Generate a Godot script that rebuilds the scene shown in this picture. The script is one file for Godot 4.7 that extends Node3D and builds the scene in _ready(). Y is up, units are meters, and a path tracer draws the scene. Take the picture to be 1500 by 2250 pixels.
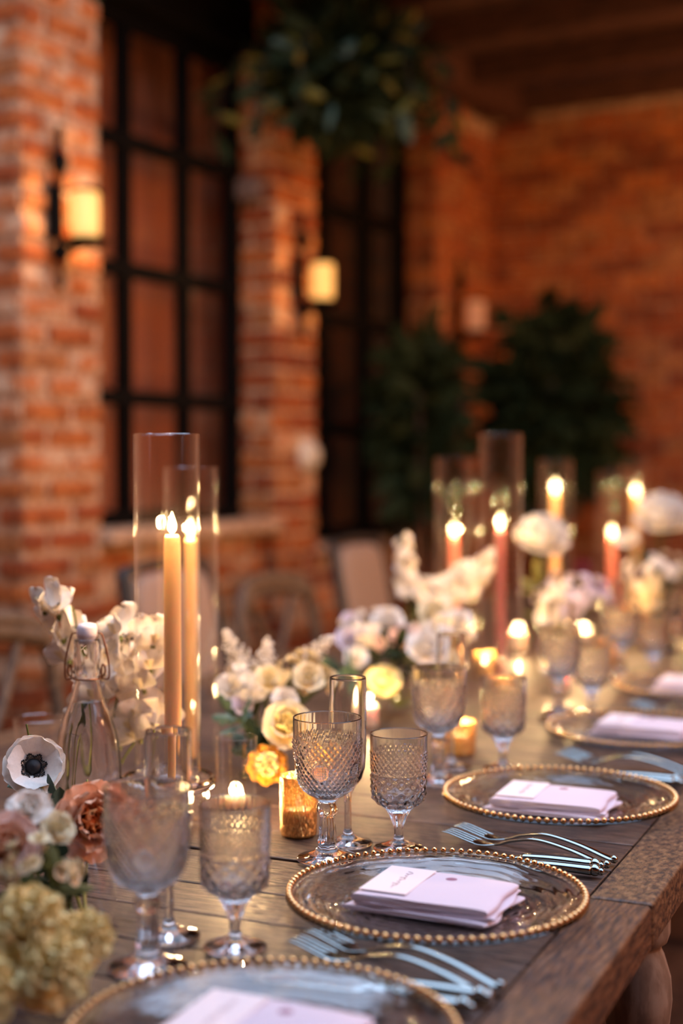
extends Node3D

const T := 0.76                     # height of the table top
var rng := RandomNumberGenerator.new()
var cache := {}
var M := {}
var taken := {}


func _ready() -> void:
	rng.seed = 7
	# ---------------------------------------------------------------- camera
	var cam := Camera3D.new()
	cam.name = "camera"
	add_child(cam)
	var lens := CameraAttributesPhysical.new()
	lens.frustum_focal_length = 33.333
	lens.frustum_focus_distance = 1.76
	lens.exposure_aperture = 1.05
	lens.frustum_near = 0.05
	lens.frustum_far = 60.0
	cam.attributes = lens
	cam.keep_aspect = Camera3D.KEEP_HEIGHT
	cam.fov = 39.6
	cam.near = 0.05
	cam.far = 60.0
	cam.position = Vector3(0.545, 1.265, 1.486)
	cam.rotation = Vector3(-0.0368, deg_to_rad(24.0), 0.0)
	cam.current = true
	# ---------------------------------------------------------------- sky and exposure
	var env := Environment.new()
	var sky := Sky.new()
	var sm := ProceduralSkyMaterial.new()
	sm.sky_top_color = Color(0.78, 0.86, 1.0)
	sm.sky_horizon_color = Color(0.84, 0.86, 0.94)
	sm.sky_curve = 0.2
	sm.ground_bottom_color = Color(0.12, 0.11, 0.1)
	sm.ground_horizon_color = Color(0.2, 0.19, 0.18)
	sm.sky_energy_multiplier = 1.55
	sm.ground_energy_multiplier = 0.4
	sky.sky_material = sm
	env.background_mode = Environment.BG_SKY
	env.sky = sky
	env.tonemap_mode = Environment.TONE_MAPPER_LINEAR
	env.tonemap_exposure = 1.4
	env.sdfgi_enabled = true
	env.ssao_enabled = true
	env.ssil_enabled = true
	var we := WorldEnvironment.new()
	we.name = "world_environment"
	we.environment = env
	add_child(we)
	# ---------------------------------------------------------------- everything else
	materials()
	shell()
	tables()
	settings()
	candles()
	bottle()
	flowers()
	chairs()
	greenery()


# ==================================================================== geometry
class Geo:
	var V := PackedVector3Array()
	var U := PackedVector2Array()
	var I := PackedInt32Array()

	func p(v: Vector3, uv := Vector2.ZERO) -> int:
		V.append(v)
		U.append(uv)
		return V.size() - 1

	func t(a: int, b: int, c: int) -> void:
		if V[a] == V[b] or V[b] == V[c] or V[a] == V[c]:
			return
		I.append(a)
		I.append(c)
		I.append(b)

	func q(a: int, b: int, c: int, d: int) -> void:
		t(a, b, c)
		t(a, c, d)

	func grid(nu: int, nv: int, f: Callable, wrap := false) -> Geo:
		var base := V.size()
		var cols := nu if wrap else nu + 1
		for j in nv + 1:
			for i in cols:
				var uu := float(i) / nu
				var vv := float(j) / nv
				p(f.call(uu, vv), Vector2(uu, vv))
		for j in nv:
			for i in nu:
				var i2 := (i + 1) % cols
				q(base + j * cols + i, base + j * cols + i2, base + (j + 1) * cols + i2, base + (j + 1) * cols + i)
		return self

	func lathe(prof: Array, seg: int, f = null, fy = null) -> Geo:
		var base := V.size()
		var n := prof.size()
		for k in n:
			for s in seg:
				var a := TAU * s / seg
				var r: float = prof[k].x
				var y: float = prof[k].y
				if f != null:
					r += f.call(a, y, r, k)
				if fy != null:
					y += fy.call(a, y, r, k)
				p(Vector3(r * cos(a), y, r * sin(a)), Vector2(float(s) / seg, float(k) / n))
		for k in n - 1:
			if prof[k] == prof[k + 1]:
				continue
			for s in seg:
				var s2 := (s + 1) % seg
				q(base + k * seg + s, base + (k + 1) * seg + s, base + (k + 1) * seg + s2, base + k * seg + s2)
		return self

	func tube(pts: Array, rad, seg := 6, closed := false) -> Geo:
		var base := V.size()
		var n := pts.size()
		var side := Vector3.ZERO
		for k in n:
			var d: Vector3
			if closed:
				d = (pts[(k + 1) % n] - pts[(k + n - 1) % n]).normalized()
			else:
				d = (pts[mini(k + 1, n - 1)] - pts[maxi(k - 1, 0)]).normalized()
			if side == Vector3.ZERO:
				side = d.cross(Vector3.UP if absf(d.y) < 0.9 else Vector3.RIGHT).normalized()
			side = (side - d * side.dot(d)).normalized()
			var up := side.cross(d).normalized()
			var r: float = rad if rad is float else rad[k]
			for s in seg:
				var a := TAU * s / seg
				p(pts[k] + (side * cos(a) + up * sin(a)) * r)
		var m := n if closed else n - 1
		for k in m:
			var k2 := (k + 1) % n
			for s in seg:
				var s2 := (s + 1) % seg
				q(base + k * seg + s, base + k * seg + s2, base + k2 * seg + s2, base + k2 * seg + s)
		if not closed:
			var c0 := p(pts[0])
			var c1 := p(pts[n - 1])
			for s in seg:
				var s2 := (s + 1) % seg
				t(c0, base + s2, base + s)
				t(c1, base + (n - 1) * seg + s, base + (n - 1) * seg + s2)
		return self

	# chamfered box
	func box(sz: Vector3, c := Vector3.ZERO, bev := 0.0, b := Basis.IDENTITY) -> Geo:
		var h := sz / 2
		bev = minf(bev, minf(h.x, minf(h.y, h.z)) * 0.9)
		var id := {}
		for sx in [-1, 1]:
			for sy in [-1, 1]:
				for sz2 in [-1, 1]:
					for ax in 3:
						var q0 := Vector3(sx * h.x, sy * h.y, sz2 * h.z)
						for k in 3:
							if k != ax:
								q0[k] -= signf(q0[k]) * bev
						id[[sx, sy, sz2, ax]] = p(c + b * q0, Vector2(q0.x + q0.z, q0.y + q0.z))
		var face := func(ids: Array, nrm: Vector3) -> void:
			var a: Vector3 = V[ids[0]]
			var n2: Vector3 = (V[ids[1]] - a).cross(V[ids[2]] - a)
			if n2.dot(b * nrm) < 0:
				ids.reverse()
			if ids.size() == 4:
				q(ids[0], ids[1], ids[2], ids[3])
			else:
				t(ids[0], ids[1], ids[2])
		var fan := func(ax: int, s: int) -> void:
			var o1 := (ax + 1) % 3
			var o2 := (ax + 2) % 3
			var ids := []
			for w in [[-1, -1], [1, -1], [1, 1], [-1, 1]]:
				var k := [0, 0, 0, ax]
				k[ax] = s
				k[o1] = w[0]
				k[o2] = w[1]
				ids.append(id[k])
			var nn := Vector3.ZERO
			nn[ax] = s
			face.call(ids, nn)
		for ax in 3:
			fan.call(ax, -1)
			fan.call(ax, 1)
		if bev > 0.0:
			for ax in 3:
				var o1 := (ax + 1) % 3
				var o2 := (ax + 2) % 3
				for s1 in [-1, 1]:
					for s2 in [-1, 1]:
						var ids := []
						for w in [[-1, o1], [1, o1], [1, o2], [-1, o2]]:
							var k := [0, 0, 0, w[1]]
							k[ax] = w[0]
							k[o1] = s1
							k[o2] = s2
							ids.append(id[k])
						var nn := Vector3.ZERO
						nn[o1] = s1
						nn[o2] = s2
						face.call(ids, nn)
			for sx in [-1, 1]:
				for sy in [-1, 1]:
					for sz2 in [-1, 1]:
						face.call([id[[sx, sy, sz2, 0]], id[[sx, sy, sz2, 1]], id[[sx, sy, sz2, 2]]], Vector3(sx, sy, sz2))
		return self

	func ball(c: Vector3, r: float, seg := 10, rings := 6, sq := 1.0) -> Geo:
		return grid(seg, rings, func(u, v):
			var a: float = -TAU * u
			var e: float = PI * (v - 0.5) * 0.999
			return c + Vector3(cos(a) * cos(e), sin(e) * sq, sin(a) * cos(e)) * r, true)

	func add(g: Geo, xf: Transform3D) -> Geo:
		var base := V.size()
		for k in g.V.size():
			V.append(xf * g.V[k])
			U.append(g.U[k])
		for i in g.I:
			I.append(base + i)
		return self

	func mesh(bumpy := false) -> ArrayMesh:
		var N := PackedVector3Array()
		N.resize(V.size())
		for k in range(0, I.size(), 3):
			var a := I[k]
			var b := I[k + 1]
			var c := I[k + 2]
			var n := (V[c] - V[a]).cross(V[b] - V[a])
			N[a] += n
			N[b] += n
			N[c] += n
		for k in N.size():
			N[k] = N[k].normalized() if N[k].length_squared() > 1e-24 else Vector3.UP
		var arr := []
		arr.resize(Mesh.ARRAY_MAX)
		arr[Mesh.ARRAY_VERTEX] = V
		arr[Mesh.ARRAY_NORMAL] = N
		arr[Mesh.ARRAY_TEX_UV] = U
		arr[Mesh.ARRAY_INDEX] = I
		var m := ArrayMesh.new()
		m.add_surface_from_arrays(Mesh.PRIMITIVE_TRIANGLES, arr)
		return m


static func v2(a: Array) -> Array:
	var o := []
	for k in range(0, a.size(), 2):
		o.append(Vector2(a[k], a[k + 1]))
	return o


# a profile made finer between y0 and y1
static func finer(prof: Array, n: int, y0: float, y1: float) -> Array:
	var o := []
	for k in prof.size():
		o.append(prof[k])
		if k + 1 < prof.size() and prof[k].y >= y0 and prof[k + 1].y <= y1 and prof[k + 1].y > prof[k].y:
			for j in range(1, n):
				var w := float(j) / n
				var a: Vector2 = prof[maxi(k - 1, 0)]
				var d: Vector2 = prof[mini(k + 2, prof.size() - 1)]
				var b: Vector2 = prof[k]
				var c: Vector2 = prof[k + 1]
				if a.y < b.y and d.y > c.y:
					o.append(b.cubic_interpolate(c, a, d, w))
				else:
					o.append(b.lerp(c, w))
	return o


static func curve(pts: Array, n: int) -> Array:
	var o := []
	var m := pts.size() - 1
	for i in n + 1:
		var w := float(i) / n * m
		var k := mini(int(w), m - 1)
		o.append(pts[k].cubic_interpolate(pts[k + 1], pts[maxi(k - 1, 0)], pts[mini(k + 2, m)], w - k))
	return o


static func toward(d: Vector3, roll := 0.0) -> Basis:
	var y := d.normalized()
	var x := y.cross(Vector3(0, 0, 1) if absf(y.z) < 0.9 else Vector3(1, 0, 0)).normalized()
	return Basis(x, y, x.cross(y).normalized()) * Basis(Vector3.UP, roll)


# ==================================================================== objects
func numbered(called: String) -> String:
	var k: int = taken.get(called, 0)
	taken[called] = k + 1
	return called if k == 0 else "%s_%03d" % [called, k]


func tag(o: Node3D, label: String, category := "", group := "", kind := "") -> Node3D:
	if label:
		o.set_meta("label", label)
	if category:
		o.set_meta("category", category)
	if group:
		o.set_meta("group", group)
	if kind:
		o.set_meta("kind", kind)
	return o


func thing(called: String, label: String, category: String, at := Vector3.ZERO, turn := 0.0, group := "", kind := "") -> Node3D:
	var o := Node3D.new()
	o.name = numbered(called)
	add_child(o, true)
	o.position = at
	o.rotation.y = turn
	return tag(o, label, category, group, kind)


func part(called: String, mesh: Mesh, m: Material, parent: Node3D, xf := Transform3D.IDENTITY, label := "") -> MeshInstance3D:
	var o := MeshInstance3D.new()
	o.name = called
	o.mesh = mesh
	o.material_override = m
	o.transform = xf
	parent.add_child(o, true)
	if label:
		o.set_meta("label", label)
	return o


func dup(root: Node3D, label: String, at: Vector3, turn := 0.0, group := "") -> Node3D:
	var r: Node3D = root.duplicate()
	var called: String = root.get_meta("kindname", String(root.name))
	r.name = numbered(called)
	add_child(r, true)
	r.position = at
	r.rotation.y = turn
	return tag(r, label, "", group)


func mesh_of(key: String, make: Callable) -> ArrayMesh:
	if not cache.has(key):
		cache[key] = make.call().mesh()
	return cache[key]


# ==================================================================== materials
func noise(freq: float, seed_: int, ramp: Array = [], octaves := 4, size := 512, kind := FastNoiseLite.TYPE_SIMPLEX_SMOOTH, normal := 0.0) -> NoiseTexture2D:
	var n := FastNoiseLite.new()
	n.noise_type = kind
	n.frequency = freq
	n.seed = seed_
	n.fractal_octaves = octaves
	var t := NoiseTexture2D.new()
	t.width = size
	t.height = size
	t.seamless = true
	t.noise = n
	if normal > 0.0:
		t.as_normal_map = true
		t.bump_strength = normal
	if ramp.size():
		var g := Gradient.new()
		var off := PackedFloat32Array()
		var col := PackedColorArray()
		for k in ramp:
			off.append(k[0])
			col.append(k[1])
		g.offsets = off
		g.colors = col
		t.color_ramp = g
	return t


func mat(called: String, c: Color, rough := 0.6, metal := 0.0) -> StandardMaterial3D:
	var m := StandardMaterial3D.new()
	m.resource_name = called
	m.albedo_color = c
	m.roughness = rough
	m.metallic = metal
	M[called] = m
	return m


func tex(m: StandardMaterial3D, t: Texture2D, scale: Vector3, world := true) -> void:
	m.albedo_texture = t
	m.uv1_triplanar = true
	m.uv1_world_triplanar = world
	m.uv1_scale = scale


func petal_mat(called: String, c: Color, back := 0.4) -> void:
	var m := mat(called, c, 0.65)
	m.backlight_enabled = true
	m.backlight = Color(back, back * 0.95, back * 0.9)
	tex(m, M["vein"], Vector3(22, 22, 22), false)


func materials() -> void:
	# brick and mortar
	var smear := noise(0.012, 3, [[0.0, Color(1, 1, 1)], [0.42, Color(0.93, 0.9, 0.88)], [0.56, Color(0.78, 0.72, 0.68)], [1.0, Color(0.62, 0.55, 0.5)]], 5)
	var lime := noise(0.010, 9, [[0.0, Color(0.68, 0.36, 0.16)], [0.42, Color(0.74, 0.41, 0.19)], [0.52, Color(0.77, 0.53, 0.36)], [0.62, Color(0.80, 0.65, 0.51)], [1.0, Color(0.84, 0.73, 0.61)]], 5)
	var rough_n := noise(0.06, 5, [], 4, 512, FastNoiseLite.TYPE_SIMPLEX_SMOOTH, 6.0)
	var bricks := [Color(0.74, 0.40, 0.17), Color(0.66, 0.33, 0.14), Color(0.78, 0.45, 0.20), Color(0.58, 0.28, 0.12), Color(0.74, 0.48, 0.27)]
	for k in bricks.size():
		var m := mat("brick_%d" % k, bricks[k], 0.85)
		tex(m, smear, Vector3(2.2, 2.2, 2.2))
	var lm := mat("brick_limed", Color(1, 1, 1), 0.9)
	tex(lm, lime, Vector3(1.6, 1.6, 1.6))
	var mo := mat("mortar", Color(0.86, 0.71, 0.57), 0.95)
	tex(mo, smear, Vector3(3, 3, 3))
	mat("iron", Color(0.035, 0.03, 0.03), 0.5, 0.6)
	mat("steel_frame", Color(0.05, 0.035, 0.03), 0.6, 0.2)
	for k in ["steel_frame", "iron"]:
		M[k].metallic = 0.0
		M[k].roughness = 0.8
		M[k].metallic_specular = 0.2
	mat("curtain", Color(0.78, 0.46, 0.32), 0.9)
	mat("plaster", Color(0.66, 0.56, 0.46), 0.9)
	mat("beam", Color(0.34, 0.19, 0.11), 0.75)
	tex(M["beam"], smear, Vector3(1, 6, 6))
	mat("floor_stone", Color(0.42, 0.30, 0.22), 0.8)
	tex(M["floor_stone"], smear, Vector3(1.2, 1.2, 1.2))
	mat("white_fitting", Color(0.85, 0.78, 0.68), 0.5)
	mat("dull_fitting", Color(0.46, 0.38, 0.35), 0.8)
	# wood of the tables: grain along the plank
	var grain := noise(0.02, 21, [[0.0, Color(0.10, 0.07, 0.05)], [0.32, Color(0.22, 0.16, 0.12)], [0.44, Color(0.40, 0.31, 0.24)], [0.52, Color(0.46, 0.38, 0.31)], [0.58, Color(0.30, 0.22, 0.17)], [0.68, Color(0.48, 0.40, 0.33)], [1.0, Color(0.56, 0.47, 0.40)]], 5)
	var grain2 := noise(0.02, 33, [[0.0, Color(0.10, 0.06, 0.04)], [0.36, Color(0.26, 0.16, 0.10)], [0.47, Color(0.44, 0.31, 0.20)], [0.54, Color(0.30, 0.19, 0.12)], [0.63, Color(0.46, 0.33, 0.22)], [1.0, Color(0.54, 0.40, 0.28)]], 5)
	var wn := noise(0.03, 8, [], 4, 512, FastNoiseLite.TYPE_SIMPLEX_SMOOTH, 5.0)
	var tones := [Color(0.80, 0.73, 0.72), Color(0.64, 0.57, 0.57), Color(0.88, 0.80, 0.78), Color(0.72, 0.62, 0.60)]
	for k in 4:
		var m := mat("plank_%d" % k, tones[k], 0.5)
		tex(m, grain, Vector3(1.3, 12, 17), false)
		m.uv1_offset = Vector3(0.37 * k, 0.21 * k, 0.53 * k)
		m.normal_enabled = true
		m.normal_texture = wn
		m.normal_scale = 0.5
	for k in 2:
		var m := mat("edge_board_%d" % k, [Color(0.95, 0.86, 0.78), Color(1.0, 0.98, 0.93)][k], 0.55)
		tex(m, grain2, Vector3(17, 12, 1.6) if k == 0 else Vector3(9, 9, 5), false)
		m.normal_enabled = true
		m.normal_texture = wn
		m.normal_scale = 0.7
	var cw := mat("chair_wood", Color(0.95, 0.9, 0.85), 0.65)
	tex(cw, grain, Vector3(5, 5, 5), false)
	var pw := mat("pale_wood", Color(0.62, 0.53, 0.45), 0.6)
	tex(pw, smear, Vector3(6, 2, 6), false)
	# glass
	var g := mat("crystal", Color(1, 1, 1, 0.0), 0.02)
	g.refraction_enabled = true
	g.refraction_scale = 0.05
	var pn := mat("clear_glass", Color(1, 1, 1, 0.0), 0.02)
	pn.transparency = BaseMaterial3D.TRANSPARENCY_ALPHA
	var wt := mat("water", Color(1, 1, 1, 0.0), 0.0)
	wt.refraction_enabled = true
	wt.refraction_scale = 0.033
	var win := mat("window_glass", Color(0.03, 0.02, 0.02, 0.12), 0.05)
	win.transparency = BaseMaterial3D.TRANSPARENCY_ALPHA
	var merc := mat("mercury_glass", Color(0.93, 0.72, 0.42, 0.32), 0.2, 0.8)
	merc.transparency = BaseMaterial3D.TRANSPARENCY_ALPHA
	merc.normal_enabled = true
	merc.normal_texture = rough_n
	merc.normal_scale = 1.2
	merc.uv1_scale = Vector3(3, 1, 1)
	# metals
	mat("gold", Color(0.95, 0.76, 0.52), 0.16, 1.0)
	mat("silver", Color(0.62, 0.65, 0.64), 0.14, 1.0)
	mat("copper_wire", Color(0.60, 0.40, 0.28), 0.35, 1.0)
	# wax and flame
	for k in [["wax_peach", Color(0.93, 0.72, 0.47)], ["wax_mauve", Color(0.60, 0.33, 0.30)], ["wax_rose", Color(0.80, 0.45, 0.36)], ["wax_white", Color(0.95, 0.88, 0.76)]]:
		var m := mat(k[0], k[1], 0.45)
		m.subsurf_scatter_enabled = true
		m.subsurf_scatter_strength = 0.35
	mat("wick", Color(0.05, 0.04, 0.04), 0.9)
	var fl := mat("flame", Color(1, 0.8, 0.5), 0.8)
	fl.emission_enabled = true
	fl.emission = Color(1.0, 0.87, 0.62)
	fl.emission_energy_multiplier = 9.0
	var lg := mat("lantern_glow", Color(1, 0.8, 0.5), 0.5)
	lg.emission_enabled = true
	lg.emission = Color(1.0, 0.74, 0.37)
	lg.emission_energy_multiplier = 0.62
	var ld := mat("lantern_dim", Color(0.9, 0.7, 0.55), 0.5)
	ld.emission_enabled = true
	ld.emission = Color(0.85, 0.52, 0.36)
	ld.emission_energy_multiplier = 0.16
	# cloth and paper
	var nap := mat("napkin_cloth", Color(0.86, 0.78, 0.81), 0.75)
	nap.rim_enabled = true
	nap.rim = 0.3
	nap.normal_enabled = true
	nap.normal_texture = noise(0.25, 12, [], 2, 256, FastNoiseLite.TYPE_SIMPLEX_SMOOTH, 3.0)
	nap.uv1_triplanar = true
	nap.uv1_scale = Vector3(14, 14, 14)
	nap.normal_scale = 0.3
	mat("card_paper", Color(0.95, 0.86, 0.84), 0.8)
	mat("rose_ink", Color(0.72, 0.52, 0.50), 0.7)
	mat("mauve_print", Color(0.60, 0.38, 0.45), 0.8)
	mat("linen", Color(0.60, 0.50, 0.44), 0.95)
	mat("dark_wood", Color(0.16, 0.12, 0.10), 0.6)
	mat("porcelain", Color(0.92, 0.87, 0.88), 0.25)
	# plants
	M["vein"] = noise(0.03, 40, [[0.0, Color(0.92, 0.92, 0.92)], [0.5, Color(0.98, 0.98, 0.98)], [1.0, Color(1, 1, 1)]], 3, 256)
	petal_mat("petal_white", Color(0.97, 0.93, 0.88))
	petal_mat("petal_cream", Color(0.97, 0.90, 0.74))
	petal_mat("petal_yellow", Color(0.97, 0.89, 0.63))
	petal_mat("petal_gold", Color(0.88, 0.60, 0.18))
	petal_mat("petal_peach", Color(0.97, 0.75, 0.60))
	petal_mat("petal_apricot", Color(0.95, 0.62, 0.36))
	petal_mat("petal_blush", Color(0.97, 0.83, 0.77))
	petal_mat("petal_lilac", Color(0.92, 0.86, 0.90))
	petal_mat("petal_violet", Color(0.60, 0.42, 0.68))
	petal_mat("petal_burgundy", Color(0.42, 0.08, 0.10), 0.2)
	petal_mat("leaf_green", Color(0.13, 0.17, 0.08), 0.15)
	petal_mat("leaf_grey", Color(0.30, 0.40, 0.34), 0.3)
	petal_mat("leaf_olive", Color(0.38, 0.36, 0.10), 0.4)
	petal_mat("leaf_blue", Color(0.22, 0.32, 0.32), 0.2)
	M["leaf_green"].roughness = 0.8
	M["leaf_green"].metallic_specular = 0.3
	mat("stem_green", Color(0.35, 0.38, 0.12), 0.6)
	mat("stem_yellow", Color(0.60, 0.52, 0.15), 0.5)
	mat("twig", Color(0.16, 0.10, 0.06), 0.8)
	mat("anemone_black", Color(0.03, 0.03, 0.06), 0.6)
	mat("terracotta", Color(0.30, 0.16, 0.10), 0.8)


# ==================================================================== the courtyard
func brick_mesh(len_: float, h: float) -> ArrayMesh:
	return mesh_of("brick%.3f_%.3f" % [len_, h], func(): return Geo.new().box(Vector3(len_, h, 0.05), Vector3.ZERO, 0.004))


# lays bricks on the face of a panel whose x runs along the wall and whose z points out of it
func lay(parent: Node3D, xf: Transform3D, w: float, y0: float, y1: float, from_y: float, start: int, most: int, mats: Array, joint := 0.026) -> int:
	var used := 0
	var rest := Geo.new()
	var n0 := int(round(y0 / 0.076))
	var n1 := int(y1 / 0.076)
	for r in range(n0, n1):
		var y := (r + 0.5) * 0.076
		var x := 0.0 if (r + start) % 2 == 0 else -0.11
		while x < w - 0.02:
			var a := maxf(x, 0.0)
			var b := minf(x + 0.22 - joint, w)
			x += 0.22
			if b - a < 0.035:
				continue
			var ln := snappedf(b - a, 0.005)
			var spot := xf * Transform3D(Basis(Vector3.FORWARD, rng.randf_range(-0.008, 0.008)), Vector3((a + b) / 2, y + rng.randf_range(-0.002, 0.002), -0.014 + rng.randf_range(-0.003, 0.003)))
			if used < most and y > from_y:
				part("brick", brick_mesh(ln, 0.076 - joint), M[mats[rng.randi() % mats.size()]], parent, spot)
				used += 1
			elif y <= from_y or used >= most:
				rest.box(Vector3(ln, 0.056, 0.05), Vector3.ZERO, 0.0)
				var g := rest.V.size() - 24
				for k in 24:
					rest.V[g + k] = spot * rest.V[g + k]
	if rest.V.size():
		var o := part("brickwork", rest.mesh(), M["brick_1"], parent)
		o.set_meta("kind", "stuff")
	return used


func shell() -> void:
	var near_mix := ["brick_0", "brick_0", "brick_1", "brick_2", "brick_4", "brick_limed", "brick_limed", "brick_limed"]
	var mid_mix := ["brick_0", "brick_1", "brick_2", "brick_3", "brick_4", "brick_limed"]
	var far_mix := ["brick_0", "brick_1", "brick_2", "brick_3", "brick_4"]
	var fl := thing("floor", "brown stone courtyard floor under the tables", "floor", Vector3.ZERO, 0, "", "structure")
	part("slab", Geo.new().box(Vector3(16, 0.2, 16), Vector3(0, -0.1, 0)).mesh(), M["floor_stone"], fl)
	# the left wall's own frame: x along the wall away from the camera, z out into the courtyard
	var at := Vector3(-1.961, 0, -1.886)
	var turn := deg_to_rad(83.6)
	var side := Transform3D(Basis(Vector3.UP, deg_to_rad(-90)), Vector3.ZERO)   # faces turned towards the near end
	var wl := thing("wall_left", "red brick wall between the pillars under the steel windows", "wall", at, turn, "", "structure")
	var wg := Geo.new()
	wg.box(Vector3(6.0, 3.6, 0.2), Vector3(-3.0, 1.8, -0.3))
	wg.box(Vector3(1.0, 1.03, 0.2), Vector3(0.83, 0.515, -0.14))
	wg.box(Vector3(1.06, 0.92, 0.2), Vector3(2.13, 0.46, -0.14))
	wg.box(Vector3(3.4, 0.66, 0.2), Vector3(1.7, 3.27, -0.3))
	wg.box(Vector3(0.6, 3.6, 0.2), Vector3(3.1, 1.8, -0.145))
	part("mortar_bed", wg.mesh(), M["mortar"], wl)
	lay(wl, Transform3D(Basis.IDENTITY, Vector3(0.345, 0, -0.04)), 0.98, 0.0, 1.0, 0.55, 0, 110, near_mix)
	lay(wl, Transform3D(Basis.IDENTITY, Vector3(1.61, 0, -0.04)), 1.04, 0.0, 0.91, 0.6, 1, 60, mid_mix)
	lay(wl, Transform3D(Basis.IDENTITY, Vector3(2.935, 0, -0.045)), 0.40, 0.0, 2.85, 0.9, 1, 70, far_mix, 0.010)
	part("window_ledge", Geo.new().box(Vector3(0.99, 0.045, 0.16), Vector3(0.835, 1.025, -0.03), 0.008).mesh(), M["mortar"], wl)
	part("window_ledge", Geo.new().box(Vector3(1.04, 0.04, 0.16), Vector3(2.13, 0.915, -0.05), 0.008).mesh(), M["mortar"], wl)
	part("steel_lintel", Geo.new().box(Vector3(1.0, 0.24, 0.14), Vector3(0.835, 2.87, -0.14), 0.005).mesh(), M["steel_frame"], wl)
	part("steel_lintel", Geo.new().box(Vector3(1.05, 0.24, 0.14), Vector3(2.13, 2.87, -0.14), 0.005).mesh(), M["steel_frame"], wl)
	# three pillars that stand out from the wall
	var ps := [[0.0, 0.34, near_mix, "limewashed red brick pillar nearest the camera, carrying the nearest wall lantern"], [1.326, 0.281, mid_mix, "middle red brick pillar, between the brown-curtained window and the dark window"], [2.65, 0.28, far_mix, "narrow orange-lit brick pillar farthest along the left wall"]]
	for k in 3:
		var d: Array = ps[k]
		var pl := thing("brick_pillar", d[3], "pillar", wl.transform * Vector3(d[0], 0, 0), turn, "", "structure")
		part("mortar_bed", Geo.new().box(Vector3(d[1], 3.6, 0.22), Vector3(d[1] / 2, 1.8, -0.11)).mesh(), M["mortar"], pl)
		var u := lay(pl, Transform3D(Basis.IDENTITY, Vector3(0, 0, 0)), d[1], 0.0, 3.55, 0.6, k, 150, d[2], [0.026, 0.018, 0.010][k])
		lay(pl, side * Transform3D(Basis.IDENTITY, Vector3(-0.2, 0, 0)), 0.2, 0.0, 3.55, 0.6, k + 1, 140, d[2], [0.026, 0.018, 0.010][k])
	# far wall across the end
	var wb := thing("wall_back", "far brick wall across the courtyard's end, lit deep orange", "wall", wl.transform * Vector3(3.34, 0, -0.3), deg_to_rad(-6.4), "", "structure")
	part("mortar_bed", Geo.new().box(Vector3(7.0, 3.6, 0.2), Vector3(3.2, 1.8, -0.1)).mesh(), M["mortar"], wb)
	lay(wb, Transform3D(Basis.IDENTITY, Vector3(0.15, 0, 0)), 2.1, 0.0, 2.95, 0.85, 0, 290, far_mix, 0.010)
	# right and near walls, outside the frame
	var wr := thing("wall_right", "brick coloured courtyard wall on the right side", "wall", Vector3(4.6, 0, -1), 0, "", "structure")
	part("wall_body", Geo.new().box(Vector3(0.2, 3.6, 12), Vector3(0, 1.8, 0)).mesh(), M["brick_0"], wr)
	var wf := thing("wall_front", "brick coloured courtyard wall behind the camera", "wall", Vector3(1, 0, 4.6), 0, "", "structure")
	part("wall_body", Geo.new().box(Vector3(8, 3.6, 0.2), Vector3(0, 1.8, 0)).mesh(), M["brick_0"], wf)
	# windows
	window(wl.transform, 0.34, 1.326, 1.045, 2.75, 4, "window_1", "tall black steel window of twelve panes beside the nearest wall lantern", "terracotta brown curtain drawn behind the nearer steel window")
	window(wl.transform, 1.607, 2.65, 0.935, 2.75, 4, "window_2", "dark black-framed steel window beyond the middle brick pillar", "")
	# the unlit room behind the windows
	var rm := thing("wall_inner", "plaster walls of the unlit room behind the steel windows", "wall", wl.transform.origin, turn, "", "structure")
	var ig := Geo.new().box(Vector3(5.0, 3.6, 0.1), Vector3(1.3, 1.8, -3.4))
	for e in [-1.15, 3.75]:
		ig.box(Vector3(0.1, 3.6, 3.1), Vector3(e, 1.8, -1.9))
	ig.box(Vector3(5.0, 0.1, 3.2), Vector3(1.3, 3.65, -1.95))
	part("wall_body", ig.mesh(), M["plaster"], rm)
	# roof over the far end, with beams
	var ce := thing("ceiling", "dark timber roof over the far end of the courtyard", "ceiling", wl.transform * Vector3.ZERO, turn, "", "structure")
	for k in 19:
		part("roof_board", Geo.new().box(Vector3(0.158, 0.03, 7.2), Vector3(0.26 + k * 0.162 + 0.08, 3.03, 3.1), 0.003).mesh(), M["beam"], ce)
	for k in 6:
		part("roof_beam", Geo.new().box(Vector3(0.10, 0.11, 7.2), Vector3(3.22 - k * 0.55, 2.96, 3.1), 0.006).mesh(), M["beam"], ce)
	part("eave_beam", Geo.new().box(Vector3(4.6, 0.16, 0.12), Vector3(1.0, 2.95, 0.12), 0.008).mesh(), M["beam"], ce)
	var nr := thing("ceiling_near", "timber roof over the near end of the courtyard, behind the camera", "ceiling", Vector3(1.0, 0, 0), 0.0, "", "structure")
	part("roof_board", Geo.new().box(Vector3(7.6, 0.06, 4.4), Vector3(0, 3.05, 2.95), 0.003).mesh(), M["beam"], nr)
	# lanterns on the pillars
	lantern(wl.transform * Vector3(0.150, 1.99, 0.011), turn, "black iron wall lantern with a glowing amber shade on the nearest pillar", M["lantern_glow"], 0.10)
	lantern(wl.transform * Vector3(1.49, 1.94, 0.011), turn, "glowing amber wall lantern on the middle brick pillar", M["lantern_glow"], 0.10)
	lantern(wl.transform * Vector3(2.84, 1.93, 0.011), turn, "dim pinkish wall lantern on the farthest brick pillar", M["lantern_dim"], 0.03)
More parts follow.
